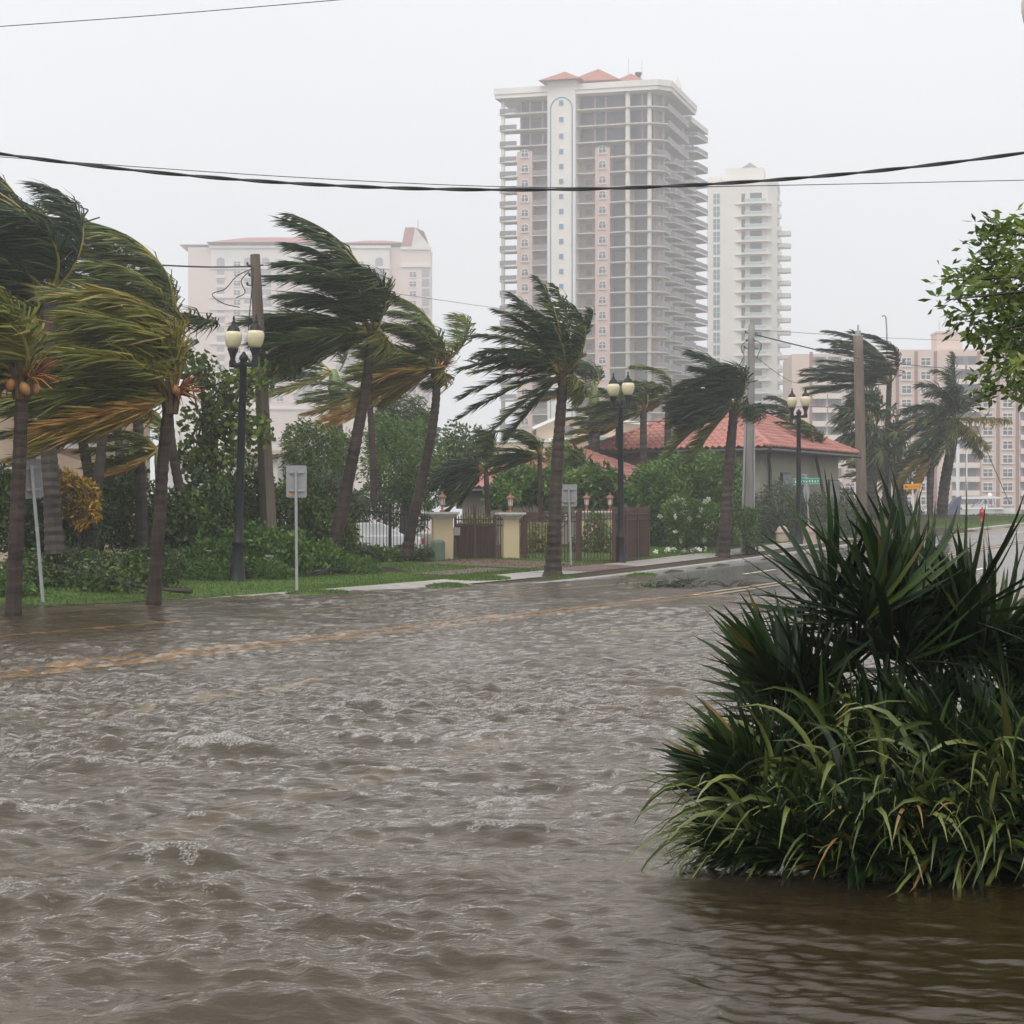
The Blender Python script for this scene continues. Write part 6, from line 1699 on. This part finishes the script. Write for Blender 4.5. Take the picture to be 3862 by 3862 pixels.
# ------------------------------------------------------------------ parked car
def car():
    M['car_white'] = mat('white_car_paint', (0.72, 0.73, 0.75), (0.66, 0.67, 0.70), 2, 0.2, 0.5, coat=0.5)
    M['tail'] = mat('red_tail_lamp', (0.45, 0.02, 0.03), (0.3, 0.01, 0.02), 4, 0.2, 0.5)
    M['tyre'] = mat('tyre_rubber', (0.02, 0.02, 0.02), (0.03, 0.03, 0.03), 4, 0.8, 0.2)
    p = at(682, 1058, 80); root = empty('parked_car', p, math.radians(6)); tag(root, 'white saloon car parked behind the spear railing', 'car')
    prof = [(-2.3, .35), (-2.32, .62), (-2.2, .72), (-1.3, .86), (-1.05, .90), (1.35, .95), (2.15, .92), (2.3, .80), (2.32, .45), (2.2, .30), (-2.1, .28)]
    def loft(prof, w0, w1, matl, name, zmid):
        n = len(prof); vs = []
        for (y, s) in ((-w0, 1), (-w1, 0), (w1, 0), (w0, 1)):
            pass
        rows = [(-w0+.07, .97), (-w0, 1.0), (w0, 1.0), (w0-.07, .97)]
        mb = MB(); n = len(prof)
        ys = [(-w0, 0.94), (-w0*0.88, 1.0), (w0*0.88, 1.0), (w0, 0.94)]
        for y, sc in ys:
            for x, z in prof: vs.append((x*sc, y, zmid + (z-zmid)*sc))
        fs = []
        for i in range(3):
            for j in range(n):
                j2 = (j+1) % n; fs.append((i*n+j, i*n+j2, (i+1)*n+j2, (i+1)*n+j))
        fs += [tuple(range(n-1, -1, -1)), tuple(3*n+j for j in range(n))]
        return mb.add(vs, fs).build(name, matl, root)
    loft(prof, 0.88, 0.8, M['car_white'], 'body', 0.6)
    cab = [(-1.25, .88), (-0.45, 1.36), (0.0, 1.44), (0.75, 1.42), (1.65, .94)]
    loft(cab, 0.76, 0.7, M['car_white'], 'cabin', 0.9)
    for s in (-1, 1):
        y = s*0.745
        for poly in ([(-0.95, .95), (-0.40, 1.29), (0.12, 1.36), (0.12, .95)], [(0.20, .95), (0.20, 1.36), (0.70, 1.33), (1.30, .97)]):
            MB().vprism(poly if s < 0 else poly[::-1], y-.012 if s < 0 else y-.005, y+.005 if s < 0 else y+.012).build('window', M['glazing'], root)
        MB().box(2.18, 2.33, s*0.72-.12, s*0.72+.12, .62, .84).build('tail_lamp', M['tail'], root)
        MB().box(-2.28, -2.1, s*0.66-.16, s*0.66+.16, .58, .72).build('headlight', M['frame_white'], root)
        for x in (-1.42, 1.42):
            w = MB().tube([V(x, s*0.80-.1, .31), V(x, s*0.80+.1, .31)], .31, 18).build('wheel', M['tyre'], root)
            MB().tube([V(x, s*0.80-.115, .31), V(x, s*0.80+.115, .31)], .19, 14).build('rim', M['galv'], w)
car()

# ------------------------------------------------------------------ boat on its lift
def boat():
    M['gel'] = mat('white_gelcoat', (0.80, 0.80, 0.80), (0.74, 0.74, 0.75), 0.6, 0.25, 0.5)
    M['canvas'] = mat('navy_canvas', (0.09, 0.09, 0.17), (0.07, 0.07, 0.13), 1, 0.8, 0.2)
    Y = 220; k = Y/FPX
    p = at(1855, 985, Y); root = empty('motor_boat', p, 0.0); tag(root, 'white centre console motor boat with hard top, resting above the grass slope', 'boat')
    x = lambda px: (px-1855)*k
    z = lambda py: (985-py)*k
    secs = []
    st = [(1800, 0.75, 0.9), (1830, 0.95, 1.0), (1870, 0.9, 1.0), (1895, 0.6, 1.05), (1914, 0.06, 1.1)]
    vs, fs = [], []
    for px, hw, hz in st:
        zt = z(961)*hz/1.0
        vs += [(x(px), -hw, zt), (x(px), -hw*0.85, z(971)), (x(px)-0.1, 0, z(984)), (x(px), hw*0.85, z(971)), (x(px), hw, zt)]
    for i in range(4):
        for j in range(4): a = i*5+j; fs.append((a, a+1, a+6, a+5))
        fs.append((i*5+4, i*5, i*5+5, i*5+9))
    fs += [(0, 4, 3, 2, 1)]
    MB().add(vs, fs).build('hull', M['gel'], root)
    MB().box(x(1812), x(1913)-1.3, -0.97, 0.97, z(961.5)+.02, z(960)+0.12).build('gunwale', M['gel'], root)
    MB().vprism([(x(1810), z(937)), (x(1812), z(942)), (x(1880), z(941)), (x(1888), z(938.5)), (x(1870), z(936.5))], -0.9, 0.9).build('hard_top', M['gel'], root)
    for s in (-0.7, 0.7):
        for a, b in (((1833, 960), (1850, 941)), ((1843, 960), (1857, 941)), ((1862, 960), (1863, 941)), ((1875, 960), (1872, 941))):
            MB().tube([V(x(a[0]), s, z(a[1])), V(x(b[0]), s, z(b[1]))], 0.05, 5).build('support', M['galv'], root)
    MB().box(x(1838), x(1862), -0.45, 0.45, z(961), z(951)).build('console', M['gel'], root)
    MB().lathe([(0.22, 0), (0.25, 0.15), (0.18, 0.3), (0.03, 0.36)], 10, (x(1868), 0, z(936.5))).build('radar_dome', M['gel'], root, smooth=True)
    MB().vprism([(x(1784), z(978)), (x(1808), z(978)), (x(1810), z(937)), (x(1800), z(941)), (x(1786), z(962))], -0.8, 0.8).build('canvas_cover', M['canvas'], root)
    MB().box(x(1830), x(1840), -0.2, 0.2, z(990), z(972)).box(x(1880), x(1886), -0.2, 0.2, z(990), z(974)).build('lift_cradle', M['galv'], root)
    for px, t_, lb in ((1807, 838, 'pale lift piling standing beside the navy boat canvas'), (1824, 850, 'slim pale mast standing in front of the condominium')):
        q = at(px, 985, Y+6); o = MB().tube([V(0, 0, -1), at(px, t_, Y+6) - q], 0.2 if px < 1820 else 0.08, 8).build('piling', M['frame_white'], loc=q)
        tag(o, lb, 'post')
boat()
# ------------------------------------------------------------------ planting in the foreground
M['palmetto'] = foliage_mat('palmetto_blades', [(0.0, (0.005, 0.013, 0.004)), (0.4, (0.015, 0.034, 0.007)), (0.75, (0.05, 0.085, 0.014)), (1.0, (0.20, 0.10, 0.035))], 0.14, 0.4, 0.28, 2.0)
M['strap'] = foliage_mat('strap_leaves', [(0.0, (0.02, 0.038, 0.012)), (0.35, (0.058, 0.085, 0.018)), (0.7, (0.155, 0.185, 0.05)), (0.9, (0.26, 0.26, 0.075)), (1.0, (0.28, 0.15, 0.05))], 0.22, 0.3, 0.5, 3.0)
def ribbon(mb, p0, d0, L, W, bendv, wv, seg=6, twist=0.0):
    """append a curved tapering leaf; bendv pulls the direction, wv is the width direction"""
    p = np.array(p0, float); d = nrm(d0); vs = []
    w = nrm(wv - d*np.dot(wv, d))
    for i in range(seg+1):
        f = i/seg
        ww = W*(0.35 + 1.0*math.sin(math.pi*min(1.0, 0.16 + 0.72*f)))*(1 - f**2.5)*0.5 + 0.0008
        nn = np.cross(d, w)
        vs += [p - w*ww, p + nn*ww*0.35, p + w*ww]
        d = nrm(d + bendv*(0.25 + 1.5*f)/seg)
        w = nrm(w - d*np.dot(w, d) + twist*np.cross(d, w)/seg)
        p = p + d*L/seg
    fs = []
    for i in range(seg):
        k = i*3; fs += [(k, k+1, k+4, k+3), (k+1, k+2, k+5, k+4)]
    mb.add(vs, fs)

def palmetto(label, px, py, Y, n_fans, L, seed, lean=(-0.15, 0, 1), spread=0.8, blades=19, W=0.028, tint=0.36, stalk=0.45):
    rng = np.random.default_rng(seed)
    base = at(px, py, Y); base[2] = max(base[2], -0.25)
    root = empty('palmetto_clump', base); tag(root, label, 'palmetto', 'dark palmetto clumps')
    for i in range(n_fans):
        d = nrm(np.array(lean) + rng.normal(0, spread, 3)*V(1, 0.8, 0.35)); d[2] = abs(d[2])*0.8 + 0.2; d = nrm(d)
        hub = d*stalk*rng.uniform(0.7, 1.15) + rng.normal(0, 0.03, 3)
        mb = MB(); mb.tint = 0.3
        mb.tube([V(0, 0, 0), hub*0.5, hub], [0.012, 0.010, 0.008], 5)
        a = nrm(np.cross(d, rng.normal(0, 1, 3) + V(0, -1.2, 0)))
        b = np.cross(d, a)
        tt = tint + 0.06 + rng.normal(0, .09)
        for j in range(blades):
            th = math.radians(-75 + 150*j/(blades-1)) + rng.normal(0, .05)
            dd = nrm(d*math.cos(th) + a*math.sin(th) + b*0.12*math.cos(2*th) + rng.normal(0, .05, 3))
            mb.tint = float(np.clip(tt + rng.normal(0, .07) + (0.5 if rng.uniform() < 0.025 else 0), 0, 1))
            ln = L*(0.72 + 0.28*math.cos(th))*rng.uniform(0.85, 1.12)
            ribbon(mb, hub, dd, ln, W*rng.uniform(.8, 1.2), V(-0.30, 0.0, -0.14) + rng.normal(0, .12, 3), b + rng.normal(0, .2, 3), 5)
        mb.build('fan_leaf', M['palmetto'], root, smooth=True)
    return root
# raised planting bed the clumps grow from
def planting_bed():
    n, k = 28, 6
    vs = [(2.0, 9.5, 0.18)]
    for i in range(1, k+1):
        r = i/k
        for j in range(n):
            th = 2*math.pi*j/n; jt = 1 + 0.07*math.sin(5*th) + 0.05*math.sin(9*th + 1)
            vs.append((2.0 + 1.25*r*math.cos(th)*jt, 9.5 + 0.95*r*math.sin(th)*jt, 0.18 - 0.34*r**3 + 0.02*math.sin(7*th + i)))
    fs = [(0, 1+j, 1+(j+1) % n) for j in range(n)]
    for i in range(k-1):
        for j in range(n):
            p, q = 1+i*n+j, 1+i*n+(j+1) % n; fs.append((p, p+n, q+n, q))
    MB().add(vs, fs).build('planting_bed', mat('dark_mulch', (0.018, 0.014, 0.008), (0.010, 0.009, 0.006), 6, 0.95, 0.05), smooth=True)['kind'] = 'structure'
planting_bed()
# (px, py of the clump's foot, depth)
palmetto('palmetto clump with tall upright fans behind the flowing grass', 1690, 1395, 9.6, 15, 0.62, 201, (-0.02, 0, 1), 0.34, 14, 0.042, 0.30, 0.55)
palmetto('palmetto clump with stiff fans against the road bend', 1790, 1400, 9.8, 13, 0.50, 202, (0.05, 0, 1), 0.40, 14, 0.040, 0.32, 0.44)
palmetto('palmetto clump at the right end of the planting, fans reaching right', 1900, 1470, 9.5, 12, 0.44, 203, (0.3, 0, 1), 0.5, 14, 0.036, 0.32, 0.36)
palmetto('palmetto clump with a single wide fan standing over the water', 1500, 1410, 9.4, 9, 0.46, 204, (-0.25, 0, 1), 0.32, 14, 0.038, 0.30, 0.24)
palmetto('low palmetto clump with blades spread over the water', 1515, 1560, 9.0, 12, 0.40, 205, (-0.9, 0, 0.75), 0.55, 14, 0.036, 0.28, 0.30)
palmetto('dark palmetto clump filling the middle of the planting', 1650, 1560, 9.3, 16, 0.48, 206, (-0.2, -.1, 1), 0.7, 14, 0.038, 0.26, 0.35)
palmetto('dark palmetto clump behind the hanging straps', 1800, 1580, 9.2, 16, 0.50, 207, (0, -.1, 1), 0.7, 14, 0.038, 0.28, 0.35)
palmetto('dark palmetto clump under the right-hand fans', 1920, 1600, 9.0, 14, 0.45, 208, (0.1, -.1, 1), 0.7, 14, 0.038, 0.28, 0.32)

palmetto('low dark palmetto at the water line below the grass', 1560, 1612, 8.8, 14, 0.30, 209, (-0.5, -.5, .7), 0.7, 14, 0.030, 0.24, 0.16)
palmetto('low dark palmetto at the water line beside the trailing twigs', 1690, 1618, 8.7, 14, 0.30, 210, (-0.2, -.5, .7), 0.7, 14, 0.030, 0.24, 0.16)
palmetto('low dark palmetto at the water line under the far straps', 1830, 1622, 8.65, 14, 0.30, 211, (0, -.5, .7), 0.7, 14, 0.030, 0.24, 0.16)
palmetto('low dark palmetto at the water line where the planting ends', 1940, 1625, 8.6, 12, 0.30, 212, (0, -.5, .7), 0.7, 14, 0.030, 0.24, 0.16)

palmetto('low dark palmetto at the water line nearest the open flood', 1440, 1618, 8.75, 12, 0.26, 213, (-0.4, -.7, .6), 0.6, 14, 0.026, 0.24, 0.12)
palmetto('low dark palmetto at the water line between the first grass clumps', 1500, 1628, 8.68, 12, 0.26, 214, (-0.2, -.7, .6), 0.6, 14, 0.026, 0.24, 0.12)
palmetto('low dark palmetto at the water line in front of the mulch', 1610, 1632, 8.6, 12, 0.26, 215, (-0.1, -.7, .6), 0.6, 14, 0.026, 0.24, 0.12)

def strap_clump(label, px, py, Y, n, L, seed, lean=(-0.4, -0.2, 1), tint=0.55, W=0.02, rest=0, name='strap_grass', spread=0.55):
    rng = np.random.default_rng(seed)
    base = at(px, py, Y)
    root = empty(name, base); tag(root, label, 'grass clump', 'strap leaved grass clumps')
    extra = MB()
    for i in range(n + rest):
        mb = MB() if i < n else extra
        mb.tint = float(np.clip(tint + rng.normal(0, .22) + (0.42 if rng.uniform() < 0.04 else 0), 0, 1))
        d = nrm(np.array(lean) + rng.normal(0, spread, 3))
        d[2] = abs(d[2]) + 0.15; d = nrm(d)
        p0 = V(rng.normal(0, .12), rng.normal(0, .08), -0.02)
        ribbon(mb, p0, d, L*rng.uniform(.6, 1.25), W*rng.uniform(.7, 1.3), V(d[0]*0.9 - 0.25, d[1]*0.9 - 0.1, -2.6*rng.uniform(.6, 1.25)), np.cross(d, V(0, 0, 1)) + rng.normal(0, .3, 3), 7, rng.normal(0, .8))
        if i < n: mb.build('blade', M['strap'], root, smooth=True)
    if rest: 
        o = extra.build('blades', M['strap'], root, smooth=True); o['kind'] = 'stuff'
    return root
SG = [(1425, 1611, 8.92, 'beside the tip of the planting', (-0.7, -.3, .9)), (1470, 1601, 8.87, 'below the wide palmetto fan', (-0.5, -.4, 1)),
      (1545, 1591, 8.82, 'with long pale hanging blades in the middle', (-0.4, -.5, 1)), (1620, 1591, 8.77, 'drooping into dark water', (-0.3, -.5, 1)), (1690, 1581, 8.72, 'in front of the dark palmettos', (-0.2, -.5, 1)),
      (1760, 1591, 8.72, 'under the hanging straps', (-0.2, -.5, 1)), (1830, 1591, 8.67, 'near the right-hand fans', (-0.2, -.5, 1)), (1900, 1601, 8.62, 'with yellowish twigs at its foot', (-0.2, -.5, 1)), (1960, 1611, 8.62, 'at the far end of the planting', (-0.2, -.4, 1)),
      (1440, 1490, 9.0, 'growing up through the low palmetto', (-0.5, -.3, 1)), (1560, 1470, 9.0, 'arching over the palmetto middle', (-0.3, -.4, 1)), (1700, 1450, 8.9, 'hanging from the upper planting', (-0.1, -.5, 1)), (1840, 1460, 8.8, 'arching between the right-hand fans', (-0.1, -.5, 1)), (1600, 1380, 9.3, 'standing thin beside the tall fans', (-0.2, -.2, 1))]
for i, (px, py, Y, w, lean) in enumerate(SG):
    low = py > 1550
    strap_clump('green strap-leaved grass ' + w, px, py, Y, 19, 0.56 if low else 0.46, 300 + i, lean, 0.55 if low else 0.42, 0.019, 26 if low else 8)

def twigs():
    rng = np.random.default_rng(77)
    base = at(1430, 1600, 8.7); root = empty('bare_twig_shrub', base); tag(root, 'bare yellow-green twigs trailing into the water from the planting', 'shrub')
    for k in range(60):
        far = k < 22
        a = V(rng.uniform(-.1, .15), rng.normal(0, .08), 0.05) if far else V(rng.uniform(.3, 1.15), rng.normal(0, .12), rng.uniform(0.0, 0.15))
        d = nrm(V(-1, rng.normal(0, .25), rng.uniform(-.05, .45))) if far else nrm(V(rng.normal(-.3, .6), -0.2, rng.uniform(0, .8)))
        L = rng.uniform(.3, .6) if far else rng.uniform(.15, .35)
        mb = MB(); pts = [a]; 
        for j in range(6):
            d = nrm(d + rng.normal(0, .16, 3) + V(0, 0, -.12)); pts.append(pts[-1] + d*L/6)
        mb.tint = rng.uniform(.3, .9)
        mb.tube(pts, [0.004*(1 - .6*j/6) for j in range(7)], 4)
        for j in (2, 3, 4, 5):
            e = pts[j] + nrm(d + rng.normal(0, .7, 3))*0.06; mb.tube([pts[j], e], [0.0025, 0.0012], 3)
        mb.build('twig', M['strap'], root)
twigs()

# grass blades on the lawns and mounds (nobody could count them)
def lawn_grass():
    rng = np.random.default_rng(31)
    P_ = []
    def scatter(n, s0, s1, u0, u1):
        s = rng.uniform(s0, s1, n); u = rng.uniform(u0, u1, n)
        x, y = st2xy(s, CURB_L + bend(s) + u); P_.append(np.stack([x, y, gz(x, y) + 0.015], -1))
    scatter(34000, 31, 91, 2.55, 8.0); scatter(9000, 44, 91, 2.45, 3.2)
    scatter(12000, 104, 130, 0.25, 5.0)
    P_[-1][:, 2] += 0.06
    for (cx, cy, cz, rx, wid, h) in MOUNDS:
        n = int(2600*rx*wid); r = np.sqrt(rng.uniform(0, 1, n)); th = rng.uniform(0, 6.28, n)
        lx, ly = np.cos(th)*rx*r, np.sin(th)*wid*r
        P_.append(np.stack([cx+lx, cy+ly+lx*0.6, cz + h*(1-r**2.2) - 0.01], -1))
    pos = np.vstack(P_)
    pos = pos[pos[:, 2] > 0.0]
    n = len(pos)
    d = nrm(V(-0.3, 0, 1) + rng.normal(0, .35, (n, 3))); d[:, 2] = np.abs(d[:, 2])
    w = nrm(np.cross(d, rng.normal(0, 1, (n, 3))))*0.012
    l = rng.uniform(.03, .085, n)[:, None]
    v = np.stack([pos-w, pos+w, pos+d*l], 1).reshape(-1, 3)
    t3 = np.arange(3*n).reshape(n, 3)
    M['grass'] = foliage_mat('grass_blades', [(0.0, (0.035, 0.07, 0.012)), (0.5, (0.085, 0.15, 0.025)), (1.0, (0.17, 0.25, 0.05))], 0.3, 0.5, 0.25, 0.5)
    o = link('grass', np_mesh('grass', v, None, M['grass'], tint=np.repeat(rng.normal(.5, .2, n), 3), tris=t3))
    tag(o, 'short wet green grass on the lawns and mounds', 'grass', kind='stuff')
lawn_grass()
# ------------------------------------------------------------------ rain haze
def haze():
    m = bpy.data.materials.new('rain_haze')
    m.use_nodes = True
    n, l = m.node_tree.nodes, m.node_tree.links
    n.clear()
    out = n.new('ShaderNodeOutputMaterial')
    pv = n.new('ShaderNodeVolumePrincipled')
    pv.inputs['Color'].default_value = (0.97, 0.975, 0.985, 1)
    pv.inputs['Density'].default_value = HAZE_DENSITY
    pv.inputs['Anisotropy'].default_value = 0.6
    l.new(pv.outputs[0], out.inputs['Volume'])
    o = MB().box(-425, 425, -65, 705, -1.6, 106).build('haze', m)
    tag(o, kind='stuff')
HAZE_DENSITY = 0.00110
haze()
